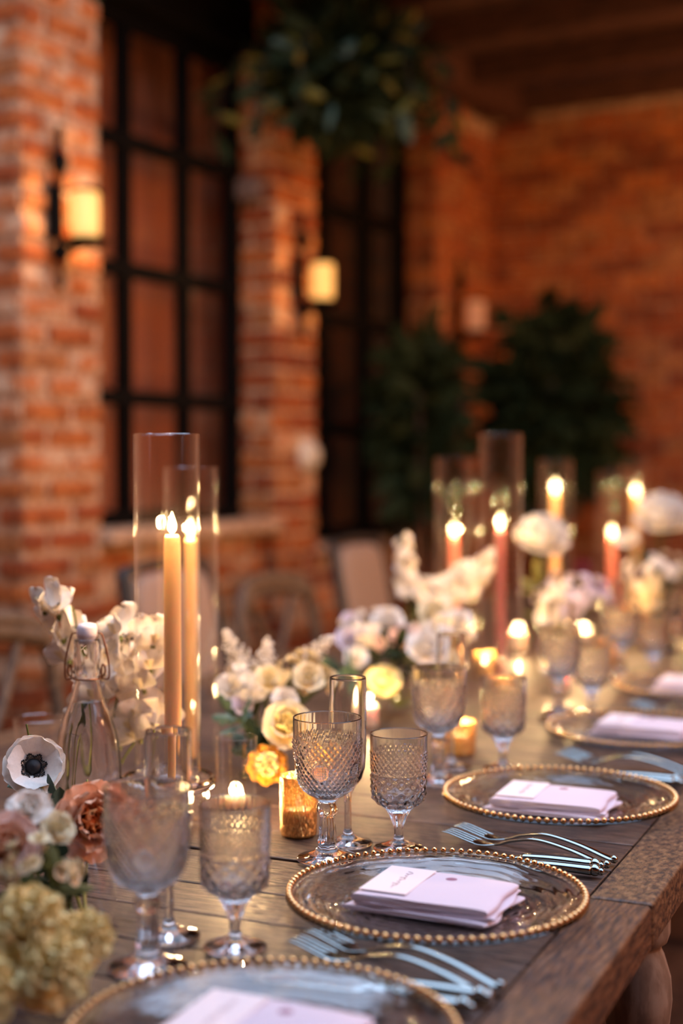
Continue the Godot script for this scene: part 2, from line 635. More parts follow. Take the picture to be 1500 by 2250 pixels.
	# lamps under the roof outside the frame, that light the far wall
	for k in 3:
		var lp := thing("pendant_lamp", ["amber glass pendant lamp hanging by the far wall, right of the shrub", "amber glass pendant lamp hanging over the far right corner", "amber glass pendant lamp on the right side of the courtyard"][k], "lamp", [Vector3(0.45, 2.35, -4.35), Vector3(2.0, 2.3, -4.15), Vector3(3.3, 2.3, -1.35)][k])
		part("glass_globe", Geo.new().ball(Vector3.ZERO, 0.09, 16, 10).mesh(), M["lantern_glow"], lp)
		part("cord", Geo.new().tube([Vector3(0, 0.09, 0), Vector3(0, 0.72, 0)], 0.006, 6).mesh(), M["iron"], lp)
		if k == 2:
			part("wall_bracket", Geo.new().tube([Vector3(0, 0.72, 0), Vector3(1.2, 0.72, 0)], 0.012, 8).mesh(), M["iron"], lp)
		light(lp, Vector3.ZERO, [0.62, 0.75, 3.4][k], 0.09, Color(1.0, 0.72, 0.48))
	var rf := thing("wall_fitting", "small round white fitting on the middle brick pillar, beside the dark window", "wall fitting", wl.transform * Vector3(1.535, 1.28, 0.011), turn)
	part("dome", Geo.new().add(Geo.new().lathe(v2([0.0, 0.0, 0.058, 0.0, 0.056, 0.012, 0.045, 0.035, 0.02, 0.048, 0.0, 0.05]), 24), Transform3D(Basis(Vector3.RIGHT, PI / 2), Vector3.ZERO)).mesh(), M["white_fitting"], rf)
	part("ring", Geo.new().add(Geo.new().lathe(v2([0.055, 0.0, 0.066, 0.0, 0.066, 0.01, 0.055, 0.014]), 24), Transform3D(Basis(Vector3.RIGHT, PI / 2), Vector3.ZERO)).mesh(), M["white_fitting"], rf)
	var fd := thing("floodlight", "small unlit pale floodlight high beside the middle pillar under the greenery", "lamp", wl.transform * Vector3(1.30, 2.26, -0.09), turn)
	part("housing", Geo.new().box(Vector3(0.05, 0.08, 0.1), Vector3.ZERO, 0.008).mesh(), M["dull_fitting"], fd)
	part("bracket", Geo.new().tube([Vector3(0, -0.03, 0), Vector3(0.01, -0.07, -0.02), Vector3(0.026, -0.08, -0.02)], 0.008, 6).mesh(), M["iron"], fd)


func light(parent: Node3D, at: Vector3, energy: float, size: float, c := Color(1.0, 0.80, 0.56)) -> void:
	var l := OmniLight3D.new()
	l.name = "glow_light"
	parent.add_child(l, true)
	l.position = at
	l.light_color = c
	l.light_energy = energy
	l.light_size = size
	l.omni_range = 14.0
	l.omni_attenuation = 2.0
	l.shadow_enabled = true


func window(wall: Transform3D, s0: float, s1: float, y0: float, y1: float, rows: int, called: String, label: String, cloth_label: String) -> void:
	var w := thing(called, label, "window", wall.origin, wall.basis.get_euler().y, "", "structure")
	var zz := -0.17
	var fr := Geo.new()
	var b := 0.05
	fr.box(Vector3(b, y1 - y0, 0.06), Vector3(s0 + b / 2, (y0 + y1) / 2, zz), 0.004)
	fr.box(Vector3(b, y1 - y0, 0.06), Vector3(s1 - b / 2, (y0 + y1) / 2, zz), 0.004)
	fr.box(Vector3(s1 - s0 - 2 * b, b, 0.06), Vector3((s0 + s1) / 2, y0 + b / 2, zz), 0.004)
	fr.box(Vector3(s1 - s0 - 2 * b, b, 0.06), Vector3((s0 + s1) / 2, y1 - b / 2, zz), 0.004)
	part("window_frame", fr.mesh(), M["steel_frame"], w)
	var dx := (s1 - s0) / 3.0
	var dy := (y1 - y0) / rows
	for k in [1, 2]:
		part("muntin", Geo.new().box(Vector3(0.045, y1 - y0 - 2 * b, 0.05), Vector3(s0 + dx * k, (y0 + y1) / 2, zz), 0.004).mesh(), M["steel_frame"], w)
	for k in range(1, rows):
		part("muntin", Geo.new().box(Vector3(s1 - s0 - 2 * b, 0.05, 0.044), Vector3((s0 + s1) / 2, y0 + dy * k, zz), 0.004).mesh(), M["steel_frame"], w)
	for r in rows:
		for k in 3:
			part("pane", Geo.new().box(Vector3(dx - 0.04, dy - 0.04, 0.005), Vector3(s0 + dx * (k + 0.5), y0 + dy * (r + 0.5), zz - 0.012 - 0.002 * ((r + k) % 2))).mesh(), M["window_glass"], w)
	if cloth_label == "":
		return
	var cu := thing("curtain", cloth_label, "curtain", wall * Vector3((s0 + s1) / 2 + 0.18, y0 - 0.1, -0.36), wall.basis.get_euler().y)
	var hw := (s1 - s0) / 2 + 0.28
	var hh := y1 - y0 + 0.25
	var cg := Geo.new()
	for f in [1.0, -1.0]:
		cg.grid(60, 6, func(u, v):
			var x: float = (u - 0.5) * 2 * hw * f
			return Vector3(x, v * hh, 0.012 * sin(x * 42.0) + 0.006 * sin(x * 17.0 + v * 3.0) + 0.0015 * f))
	part("cloth", cg.mesh(), M["curtain"], cu)
	part("rod", Geo.new().tube([Vector3(-hw, hh, 0), Vector3(hw, hh, 0)], 0.012, 8).mesh(), M["iron"], cu)


func lantern(at: Vector3, turn: float, label: String, glow: Material, energy: float) -> void:
	var l := thing("wall_lantern", label, "lantern", at, turn, "lanterns on the brick pillars")
	# spine with finials, standing on the pillar face (z = 0)
	var sp := Geo.new()
	sp.add(Geo.new().lathe(v2([0.0, -0.23, 0.006, -0.225, 0.013, -0.205, 0.008, -0.18, 0.008, -0.15, 0.026, -0.13, 0.03, -0.115, 0.012, -0.09, 0.010, 0.06, 0.011, 0.1, 0.024, 0.13, 0.028, 0.15, 0.012, 0.175, 0.009, 0.2, 0.014, 0.225, 0.006, 0.25, 0.0, 0.255]), 14), Transform3D(Basis.IDENTITY, Vector3(-0.03, 0, 0.03)))
	part("iron_spine", sp.mesh(), M["iron"], l)
	part("wall_plate", Geo.new().box(Vector3(0.05, 0.16, 0.016), Vector3(-0.03, 0.0, 0.008), 0.004).mesh(), M["iron"], l)
	part("scroll_arm", Geo.new().tube(curve([Vector3(-0.03, -0.09, 0.03), Vector3(-0.02, -0.115, 0.06), Vector3(0.0, -0.10, 0.09)], 10), 0.008, 8).mesh(), M["iron"], l)
	part("saucer", Geo.new().add(Geo.new().lathe(v2([0.0, -0.10, 0.05, -0.10, 0.066, -0.086, 0.066, -0.08, 0.05, -0.088, 0.0, -0.09]), 24), Transform3D(Basis.IDENTITY, Vector3(0.012, 0, 0.09))).mesh(), M["iron"], l)
	part("ring", Geo.new().add(Geo.new().lathe(v2([0.042, 0.056, 0.050, 0.056, 0.050, 0.066, 0.042, 0.066, 0.042, 0.056]), 24), Transform3D(Basis.IDENTITY, Vector3(0.012, 0, 0.09))).mesh(), M["iron"], l)
	part("ring_arm", Geo.new().tube([Vector3(-0.03, 0.061, 0.03), Vector3(-0.012, 0.061, 0.050)], 0.005, 6).mesh(), M["iron"], l)
	part("amber_shade", Geo.new().lathe(v2([0.0, -0.085, 0.030, -0.085, 0.039, -0.072, 0.041, -0.045, 0.041, 0.052, 0.037, 0.056, 0.0, 0.056]), 28).mesh(), glow, l, Transform3D(Basis.IDENTITY, Vector3(0.012, 0, 0.09)))
	light(l, Vector3(0.012, 0, 0.09), energy, 0.045, Color(1.0, 0.76, 0.48))


# ==================================================================== tables
func tables() -> void:
	var spans := [[1.75, -0.113, 0], [-0.117, -2.35, 1], [-2.354, -4.3, 0]]
	var names := ["near weathered plank table under the three nearest place settings", "middle weathered plank table joined behind the near one", "far weathered plank table under the most distant candles"]
	for k in 3:
		var z0: float = spans[k][0]
		var z1: float = spans[k][1]
		var t := thing("farm_table", names[k], "table", Vector3(-0.44, 0, (z0 + z1) / 2), 0.0, "long row of plank tables")
		var hl := (z0 - z1) / 2
		var wx := 0.6585
		# cross planks between the long edge boards
		var z := hl - 0.001
		var i := 0
		while z > -hl + 0.02:
			var pw := rng.randf_range(0.085, 0.125)
			if z - pw < -hl + 0.03:
				pw = z + hl
			var gm := Geo.new().box(Vector3(2 * (wx - 0.0765), 0.035, pw - 0.0032), Vector3(0, T - 0.0185 - rng.randf_range(0.0, 0.0012), z - pw / 2), 0.0018)
			part("plank", gm.mesh(), M["plank_%d" % (rng.randi() % 4)], t)
			z -= pw
			i += 1
		for s in [-1, 1]:
			part("edge_board", Geo.new().box(Vector3(0.075, 0.052, 2 * hl - 0.002), Vector3(s * (wx - 0.0375), T - 0.0255, 0), 0.004).mesh(), M["edge_board_%d" % spans[k][2]], t)
		part("apron", Geo.new().box(Vector3(1.1, 0.08, 2 * hl - 0.2), Vector3(0, T - 0.077, 0), 0.004).mesh(), M["edge_board_0"], t)
		for s in [-1, 1]:
			for e in [[hl, -1], [-hl, 1]]:
				part("turned_leg", mesh_of("leg", leg_geo), M["pale_wood"], t, Transform3D(Basis.IDENTITY, Vector3(s * (wx - 0.06), 0, e[0] + e[1] * (0.2 if s > 0 else 0.335))))


func leg_geo() -> Geo:
	return Geo.new().lathe(v2([0.0, 0.0, 0.022, 0.0, 0.028, 0.02, 0.03, 0.05, 0.02, 0.07, 0.022, 0.09, 0.03, 0.13, 0.038, 0.22, 0.042, 0.34, 0.040, 0.44, 0.036, 0.50, 0.036, 0.505, 0.032, 0.508, 0.034, 0.52, 0.041, 0.545, 0.044, 0.575, 0.042, 0.605, 0.034, 0.632, 0.030, 0.64, 0.030, 0.645, 0.037, 0.65, 0.041, 0.662, 0.041, 0.68, 0.034, 0.695, 0.032, 0.70, 0.045, 0.71, 0.045, 0.708]), 32)


# ==================================================================== place settings
func tri(x: float) -> float:
	return absf(fposmod(x, 1.0) - 0.5) * 2.0


func goblet_geo() -> Geo:
	var prof := v2([0.0, 0.001, 0.020, 0.0, 0.037, 0.0, 0.0395, 0.002, 0.037, 0.0045, 0.028, 0.007, 0.016, 0.012, 0.0115, 0.018, 0.0112, 0.026, 0.0098, 0.040, 0.0092, 0.055, 0.0105, 0.058, 0.0128, 0.062, 0.0128, 0.068, 0.0105, 0.072, 0.0095, 0.0745, 0.016, 0.079, 0.0275, 0.087, 0.0355, 0.099, 0.0400, 0.115, 0.0418, 0.135, 0.0430, 0.158, 0.0434, 0.180])
	prof = finer(prof, 18, 0.077, 0.16)
	prof += v2([0.0432, 0.1815, 0.0420, 0.1815, 0.0414, 0.180, 0.0408, 0.158, 0.0395, 0.135, 0.0375, 0.115, 0.0325, 0.100, 0.0240, 0.0915, 0.0120, 0.087, 0.0, 0.0862])
	var top := 9999
	for k in prof.size():
		if prof[k].y > 0.1812:
			top = k
			break
	return Geo.new().lathe(prof, 224, func(a, y, r, k):
		if k >= top or r < 0.001:
			return 0.0
		if y < 0.074:
			return 0.0011 * cos(a * 8.0) * smoothstep(0.018, 0.03, y) * (1.0 - smoothstep(0.05, 0.058, y)) if y < 0.058 else 0.0009 * cos(a * 6.0)
		var m := smoothstep(0.080, 0.092, y) * (1.0 - smoothstep(0.150, 0.160, y))
		var w: float = 14.0 * a / TAU
		var s: float = (y - 0.08) / 0.0175
		var d: float = tri(w + s * 0.5) + tri(w - s * 0.5)
		var fine: float = tri(w * 2.5 + s * 1.9) * tri(w * 2.5 - s * 1.9)
		# round medallions on five sides
		var ca: float = fposmod(a + 0.5, TAU / 5) - TAU / 10
		var dist := Vector2(ca * r, y - 0.118).length()
		var med := 1.0 - smoothstep(0.0095, 0.0115, dist)
		var ring := smoothstep(0.009, 0.0105, dist) * (1.0 - smoothstep(0.0115, 0.0135, dist))
		return m * (lerpf(0.0009 * (d - 1.0) + 0.0023 * fine, 0.0012 * tri(w * 6.0) * tri(y / 0.003), med) - 0.0012 * ring))


func wine_geo() -> Geo:
	var prof := v2([0.0, 0.001, 0.018, 0.0, 0.031, 0.0, 0.033, 0.002, 0.030, 0.0045, 0.018, 0.008, 0.008, 0.012, 0.0058, 0.018, 0.0056, 0.028, 0.0075, 0.034, 0.0112, 0.0435, 0.0170, 0.0535, 0.0265, 0.0600, 0.0335, 0.0675, 0.0350, 0.0800, 0.0356, 0.0950, 0.0362, 0.1100, 0.0368, 0.1300, 0.0374, 0.1500])
	prof = finer(prof, 14, 0.030, 0.135)
	prof += v2([0.0372, 0.1515, 0.0360, 0.1515, 0.0354, 0.150, 0.0345, 0.13, 0.0338, 0.11, 0.0332, 0.095, 0.0322, 0.08, 0.0300, 0.07, 0.0235, 0.0645, 0.0120, 0.061, 0.0, 0.060])
	var top := 9999
	for k in prof.size():
		if prof[k].y > 0.1512:
			top = k
			break
	return Geo.new().lathe(prof, 224, func(a, y, r, k):
		if k >= top or r < 0.001 or y < 0.012:
			return 0.0
		var w: float = a / TAU
		if y < 0.056:
			return 0.0008 * cos(a * 8.0) * smoothstep(0.012, 0.04, y)
		var hob: float = tri(w * 14.0 + y / 0.015) * tri(w * 14.0 - y / 0.015)
		var dia: float = tri(w * 32.0 + y / 0.0085) * tri(w * 32.0 - y / 0.0085)
		var low := smoothstep(0.056, 0.062, y) * (1.0 - smoothstep(0.096, 0.101, y))
		var high := smoothstep(0.101, 0.105, y) * (1.0 - smoothstep(0.128, 0.132, y))
		var band := -0.0007 * (1.0 - smoothstep(0.0, 0.0016, absf(y - 0.1005))) - 0.0007 * (1.0 - smoothstep(0.0, 0.0016, absf(y - 0.1335)))
		return low * 0.0024 * hob + high * 0.0015 * dia + band)


func flute_geo() -> Geo:
	var prof := v2([0.0, 0.001, 0.02, 0.0, 0.0315, 0.0, 0.033, 0.002, 0.030, 0.004, 0.015, 0.008, 0.007, 0.013, 0.0046, 0.022, 0.0042, 0.055, 0.0052, 0.068, 0.0115, 0.078, 0.0185, 0.088, 0.0225, 0.102, 0.0240, 0.125, 0.0244, 0.17, 0.0242, 0.218, 0.0238, 0.2205, 0.0228, 0.2205, 0.0224, 0.218, 0.0226, 0.17, 0.0222, 0.125, 0.0205, 0.105, 0.0165, 0.093, 0.0095, 0.084, 0.0, 0.0805])
	return Geo.new().lathe(prof, 48)


func charger(label: String, at: Vector3, group: String, fine: bool) -> Node3D:
	var c := thing("charger_plate", label, "plate", at, 0.0, group)
	var body := mesh_of("charger", func():
		var p := [Vector2(0, 0.0008)]
		for k in range(1, 15):
			p.append(Vector2(0.105 * k / 14.0, 0.0))
		for k in range(1, 9):
			var w := k / 8.0
			p.append(Vector2(lerpf(0.105, 0.160, w), 0.0155 * smoothstep(0.0, 1.0, w)))
		p += v2([0.1655, 0.0160, 0.1690, 0.0155, 0.1695, 0.0170, 0.1655, 0.0195])
		for k in range(0, 25):
			var w := k / 24.0
			p.append(Vector2(lerpf(0.160, 0.100, w), 0.0195 - 0.0150 * smoothstep(0.0, 1.0, w)))
		for k in range(1, 61):
			p.append(Vector2(0.100 * (1.0 - k / 60.0), 0.0045))
		var n := p.size()
		return Geo.new().lathe(p, 120, func(a, y, rr, k): return 0.0, func(a, y, rr, k): return 0.0 if k < n - 85 or rr < 0.004 else 0.00030 * sin(rr * 610.0 + 1.2 * sin(a * 5.0) + 0.7 * sin(a * 11.0)) + 0.0002 * sin(a * 23.0 + rr * 200.0)))
	part("glass_dish", body, M["crystal"], c)
	if fine:
		var b := mesh_of("bead", func(): return Geo.new().ball(Vector3.ZERO, 0.0037, 10, 7))
		for k in 94:
			var a := TAU * k / 94.0
			part("bead", b, M["gold"], c, Transform3D(Basis.IDENTITY, Vector3(cos(a) * 0.1655, 0.0215, sin(a) * 0.1655)))
	else:
		var g := Geo.new()
		for k in 94:
			var a := TAU * k / 94.0
			g.ball(Vector3(cos(a) * 0.1655, 0.0215, sin(a) * 0.1655), 0.0037, 7, 5)
		part("beads", g.mesh(), M["gold"], c).set_meta("kind", "stuff")
	return c


# one fold of cloth: a flattened roll lying along z, rounded at both ends of its section
func fold_geo(w: float, l: float, h: float, seed_: int, flare: float) -> Geo:
	var ns := 40
	var f := func(u: float, v: float) -> Vector3:
		var a := u * TAU
		# superellipse section in x,y
		var cx := cos(a)
		var sy := sin(a)
		var x := signf(cx) * pow(absf(cx), 0.22) * w / 2
		var y := signf(sy) * pow(absf(sy), 0.7) * h / 2
		var z := (v - 0.5) * l
		var q := sin(x * 40.0 + seed_) * 0.0009 + sin(z * 55.0 + seed_ * 2.0 + x * 20.0) * 0.0008
		var e := smoothstep(0.35, 0.5, absf(v - 0.5))
		y *= 1.0 - 0.35 * e * (0.5 + 0.5 * sin(x * 30.0 + seed_))
		x += flare * 0.004 * sin(v * 9.0 + seed_)
		return Vector3(x, y + q + h / 2, z + 0.0016 * sin(x * 60.0 + seed_) * signf(v - 0.5))
	var g := Geo.new()
	g.grid(ns, 16, f, true)
	for s in [0, 1]:
		var c := g.p(Vector3(0, h / 2, (s - 0.5) * l))
		var ring := []
		for i in ns:
			ring.append(g.p(f.call(float(i) / ns, float(s))))
		for i in ns:
			if s == 0:
				g.t(c, ring[(i + 1) % ns], ring[i])
			else:
				g.t(c, ring[i], ring[(i + 1) % ns])
	return g


func napkin(label: String, at: Vector3, turn: float) -> Node3D:
	var n := thing("napkin", label, "napkin", at, turn, "folded mauve napkins on the chargers")
	part("lower_fold", mesh_of("fold0", func(): return fold_geo(0.168, 0.114, 0.0065, 1, 1.0)), M["napkin_cloth"], n, Transform3D(Basis(Vector3.UP, -0.05), Vector3(-0.003, 0.0, 0.002)))
	part("middle_fold", mesh_of("fold1", func(): return fold_geo(0.164, 0.110, 0.0045, 4, 0.6)), M["napkin_cloth"], n, Transform3D(Basis(Vector3.UP, 0.02), Vector3(0.001, 0.0056, 0.0)))
	part("upper_fold", mesh_of("fold2", func(): return fold_geo(0.158, 0.112, 0.0105, 7, 0.4)), M["napkin_cloth"], n, Transform3D(Basis(Vector3.UP, 0.0), Vector3(-0.002, 0.0092, -0.001)))
	part("printed_spot", Geo.new().lathe(v2([0.0, 0.0, 0.0065, 0.0, 0.0075, 0.0004, 0.006, 0.0009, 0.0, 0.001]), 20).mesh(), M["mauve_print"], n, Transform3D(Basis.IDENTITY, Vector3(0.006, 0.0196, -0.03)), "mauve spot")
	return n


func place_card(label: String, at: Vector3, turn: float, seed_: int) -> void:
	var c := thing("place_card", label, "card", at, turn, "place cards laid on the napkins")
	part("card", Geo.new().box(Vector3(0.056, 0.0011, 0.098), Vector3.ZERO, 0.0003).mesh(), M["card_paper"], c)
	var r := RandomNumberGenerator.new()
	r.seed = seed_
	var pts := []
	for k in 60:
		var w := k / 59.0
		pts.append(Vector3(0.0045 * sin(w * 48.0) * (0.6 + 0.4 * sin(w * 17.0 + seed_)) + 0.003, 0.00075, 0.030 - w * 0.060 + 0.002 * cos(w * 48.0)))
	part("handwriting", Geo.new().tube(pts, 0.0003, 4).mesh(), M["rose_ink"], c)


func sweep_flat(path: Array, wid: Array, thk: Array, seg := 12) -> Geo:
	# path in x (length) and y (height); width along z
	var g := Geo.new()
	var n := path.size()
	for k in n:
		var d: Vector2 = (path[mini(k + 1, n - 1)] - path[maxi(k - 1, 0)]).normalized()
		var nn := Vector2(-d.y, d.x)
		for s in seg:
			var a := TAU * s / seg
			var o: float = sin(a) * thk[k] / 2
			g.p(Vector3(path[k].x + nn.x * o, path[k].y + nn.y * o, cos(a) * wid[k] / 2))
	for k in n - 1:
		for s in seg:
			var s2 := (s + 1) % seg
			g.q(k * seg + s, k * seg + s2, (k + 1) * seg + s2, (k + 1) * seg + s)
	var c0 := g.p(Vector3(path[0].x, path[0].y, 0))
	var c1 := g.p(Vector3(path[n - 1].x, path[n - 1].y, 0))
	for s in seg:
		var s2 := (s + 1) % seg
		g.t(c0, s2, s)
		g.t(c1, (n - 1) * seg + s, (n - 1) * seg + s2)
	# face check: turn inside out when needed
	var m := g.mesh()
	return g


func flip(g: Geo) -> Geo:
	for k in range(0, g.I.size(), 3):
		var t := g.I[k]
		g.I[k] = g.I[k + 1]
		g.I[k + 1] = t
	return g


# forks lie with the handle end at +x and the tines at -x
func fork(label: String, at: Vector3, turn: float, tines: int) -> Node3D:
	var f := thing("fork", label, "fork", at, turn, "silver forks laid left of the chargers")
	part("handle", mesh_of("fork_handle", func():
		var path := curve([Vector2(0.112, 0.006), Vector2(0.098, 0.0085), Vector2(0.06, 0.017), Vector2(0.015, 0.0215), Vector2(-0.02, 0.015), Vector2(-0.040, 0.0075), Vector2(-0.048, 0.0055)], 36)
		var wid := []
		var thk := []
		for k in path.size():
			var w := k / 36.0
			wid.append(lerpf(0.0150, 0.0060, smoothstep(0.0, 0.75, w)) * (0.55 + 0.45 * smoothstep(0.0, 0.05, w)))
			thk.append(lerpf(0.0056, 0.0042, w))
		return flip(sweep_flat(path, wid, thk, 14))), M["silver"], f)
	part("end_cap", mesh_of("fork_cap", func(): return Geo.new().ball(Vector3(0.111, 0.0068, 0), 0.0052, 12, 8)), M["silver"], f)
	part("shoulder", mesh_of("fork_shoulder", func():
		var path := curve([Vector2(-0.045, 0.0058), Vector2(-0.055, 0.0042), Vector2(-0.066, 0.004), Vector2(-0.078, 0.0055)], 14)
		var wid := []
		var thk := []
		for k in path.size():
			var w := k / 14.0
			wid.append(lerpf(0.0062, 0.024, smoothstep(0.05, 0.8, w)))
			thk.append(0.0028)
		return flip(sweep_flat(path, wid, thk, 14))), M["silver"], f)
	for k in tines:
		var z := (k - (tines - 1) / 2.0) * (0.0205 / (tines - 1))
		part("tine", mesh_of("tine", func():
			var path := curve([Vector2(-0.074, 0.0048), Vector2(-0.092, 0.0085), Vector2(-0.112, 0.0125), Vector2(-0.124, 0.0128)], 10)
			var wid := []
			var thk := []
			for j in path.size():
				wid.append(lerpf(0.0042, 0.0022, j / 10.0))
				thk.append(lerpf(0.0026, 0.0014, j / 10.0))
			return flip(sweep_flat(path, wid, thk, 8))), M["silver"], f, Transform3D(Basis.IDENTITY, Vector3(0, 0, z)))
	return f


func knife(label: String, at: Vector3, turn: float) -> Node3D:
	var f := thing("knife", label, "knife", at, turn, "silver knives laid right of the chargers")
	part("handle", mesh_of("knife_handle", func():
		var path := curve([Vector2(0.10, 0.0075), Vector2(0.05, 0.0085), Vector2(0.012, 0.0075)], 16)
		var wid := []
		var thk := []
		for k in path.size():
			var w := k / 16.0
			wid.append(lerpf(0.0175, 0.0115, w))
			thk.append(lerpf(0.0125, 0.0080, w))
		return flip(sweep_flat(path, wid, thk, 16))), M["silver"], f)
	part("end_cap", mesh_of("knife_cap", func():
		var g := Geo.new().ball(Vector3(0.104, 0.0080, 0), 0.0078, 14, 8, 0.95)
		return g.ball(Vector3(0.112, 0.0075, 0.003), 0.0045, 10, 6)), M["silver"], f)
	part("blade", mesh_of("knife_blade", func():
		var path := [Vector2(0.015, 0.0072), Vector2(0.004, 0.006), Vector2(-0.02, 0.0045), Vector2(-0.07, 0.0035), Vector2(-0.105, 0.003), Vector2(-0.116, 0.0028)]
		return flip(sweep_flat(path, [0.010, 0.012, 0.019, 0.0195, 0.014, 0.004], [0.0055, 0.004, 0.0022, 0.0018, 0.0012, 0.0008], 12))), M["silver"], f)
	return f


func glass(called: String, geo: Callable, label: String, at: Vector3, group: String, turn := 0.0) -> void:
	var o := part(called, mesh_of(called, geo), M["crystal"], self)
	o.name = numbered(called) if o.name == called else numbered(called)
	o.position = at
	o.rotation.y = turn
	tag(o, label, "glass", group)


func settings() -> void:
	var zs := [0.426, 0.0, -0.516, -1.065, -1.6, -2.15]
	var ord := ["at the nearest, half cropped place", "at the second place", "at the third place", "at the fourth place", "at the fifth place, by the edge", "at the sixth place"]
	for k in 6:
		var z: float = zs[k]
		var y := T + 0.0006
		var who: String = ord[k]
		if k < 5:
			charger("clear glass charger with gold beaded rim, " + who, Vector3(0, y, z), "beaded glass chargers", k < 3)
			napkin("folded mauve napkin on the charger, " + who, Vector3(0.001, y + 0.0062, z + [0.0, 0.0, 0.028, -0.035, -0.03][k]), [0.02, 0.0, 0.03, -0.02, 0.02][k])
			place_card("pale place card on the napkin, " + who, Vector3(-0.047, y + 0.0062 + 0.0207, z - 0.003 + [0.0, 0.0, 0.028, -0.035, -0.03][k]), [0.02, 0.0, 0.03, -0.02, 0.02][k], 3 + k)
			if k > 0:
				var fz := z + (0.186 if k == 1 else 0.236)
				fork("outer silver fork with an arched handle, " + who, Vector3(0.030, y, fz + 0.026), deg_to_rad(-13), 4)
				fork("inner silver fork beside the charger's beads, " + who, Vector3(0.034, y, fz - 0.004), deg_to_rad(-15), 4)
			knife("silver knife nearer its charger, " + who, Vector3(0.028, y, z - (0.19 if k > 0 else 0.178)), deg_to_rad(3))
			knife("outer silver knife, farther from its charger, " + who, Vector3(0.022, y, z - (0.217 if k > 0 else 0.150)), deg_to_rad(2))
		var gx := [Vector2(-0.198, -0.136), Vector2(-0.194, -0.130), Vector2(-0.215, -0.078), Vector2(-0.19, -0.14), Vector2(-0.19, -0.14), Vector2(-0.19, -0.14)]
		glass("goblet", goblet_geo, "cut crystal goblet with round medallions, " + who, Vector3(gx[k].x, y, z + gx[k].y), "cut crystal goblets", 0.28 + k)
		var wx := [Vector2(-0.146, -0.222), Vector2(-0.130, -0.212), Vector2(-0.150, -0.205), Vector2(-0.141, -0.206), Vector2(-0.13, -0.21), Vector2(-0.13, -0.21)]
		glass("wine_glass", wine_geo, "straight-sided cut crystal wine glass with diamond band, " + who, Vector3(wx[k].x, y, z + wx[k].y), "cut crystal wine glasses", k * 0.7)
		var fx := [Vector2(-0.226, -0.224), Vector2(-0.200, -0.208), Vector2(-0.232, -0.185), Vector2(-0.21, -0.225), Vector2(-0.21, -0.23), Vector2(-0.21, -0.23)]
		glass("champagne_flute", flute_geo, "plain tall champagne flute, " + who, Vector3(fx[k].x, y, z + fx[k].y), "plain champagne flutes")
	var tb := thing("tumbler", "plain glass tumbler behind the swing-top bottle, its rim tinted mauve", "glass", Vector3(-0.755, T + 0.0006, -0.30))
	part("glass_body", Geo.new().lathe(v2([0.0, 0.0, 0.030, 0.0, 0.033, 0.003, 0.040, 0.108, 0.039, 0.11, 0.038, 0.108, 0.0315, 0.008, 0.028, 0.006, 0.0, 0.006]), 48).mesh(), M["clear_glass"], tb)


# ==================================================================== candles
func flame(parent: Node3D, at: Vector3, h: float, energy: float) -> void:
	part("wick", Geo.new().tube([at, at + Vector3(0.0004, h * 0.2, 0)], 0.0006, 5).mesh(), M["wick"], parent)
	var f := mesh_of("flame", func(): return Geo.new().lathe(v2([0.0, 0.0, 0.09, 0.04, 0.17, 0.15, 0.205, 0.3, 0.19, 0.45, 0.13, 0.65, 0.06, 0.85, 0.0, 1.0]), 14))
	part("flame", f, M["flame"], parent, Transform3D(Basis.IDENTITY.scaled(Vector3(h, h, h)), at + Vector3(0, h * 0.12, 0)))
	light(parent, at + Vector3(0, h * 0.5, 0), energy, 0.006, Color(1.0, 0.81, 0.56))


func hurricane(k: int, label: String, c_label: String, at: Vector3, h: float, r: float, candle_h: float, candle_r: float, wax: String, fh: float, stand: bool) -> void:
	var base := at
	if stand:
		var s := thing("candle_stand", "clear glass stand with a thick round rim under the nearest hurricane", "stand", at)
		part("glass_dish", Geo.new().lathe(v2([0.0, 0.050, 0.058, 0.050, 0.0635, 0.052, 0.066, 0.057, 0.0655, 0.064, 0.062, 0.068, 0.058, 0.067, 0.0565, 0.060, 0.053, 0.0575, 0.0, 0.0575]), 80).mesh(), M["crystal"], s)
		part("glass_drum", Geo.new().lathe(v2([0.0, 0.0, 0.055, 0.0, 0.058, 0.003, 0.058, 0.0495, 0.054, 0.0495, 0.053, 0.006, 0.0, 0.006]), 80).mesh(), M["clear_glass"], s)
		base = at + Vector3(0, 0.0578, 0)
	var t := thing("hurricane_shade", label, "glass shade", base, 0.0, "tall glass hurricane cylinders")
	part("glass_cylinder", Geo.new().lathe(v2([r - 0.0022, 0.001, r, 0.0, r, h - 0.001, r - 0.0011, h, r - 0.0022, h - 0.001, r - 0.0022, 0.001]), 120, func(a, yy, rr, kk): return (0.00022 * sin(a * 11.0 + k) + 0.00030 * sin(a * 5.0 + 2.0 * k)) * (1.0 if kk < 3 else -1.0)).mesh(), M["clear_glass"], t)
	var c := thing("taper_candle", c_label, "candle", base + Vector3(0.008 if stand else 0.0, 0.0003, 0), 0.0, "lit taper candles in the hurricanes")
	part("wax", Geo.new().lathe(v2([0.0, 0.0, candle_r * 0.86, 0.0, candle_r, candle_h * 0.35, candle_r * 0.97, candle_h * 0.95, candle_r * 0.90, candle_h - 0.005, candle_r * 0.7, candle_h - 0.001, candle_r * 0.3, candle_h - 0.0015, 0.0, candle_h - 0.002]), 28).mesh(), M[wax], c)
	flame(c, Vector3(0, candle_h - 0.003, 0), fh, 0.08)


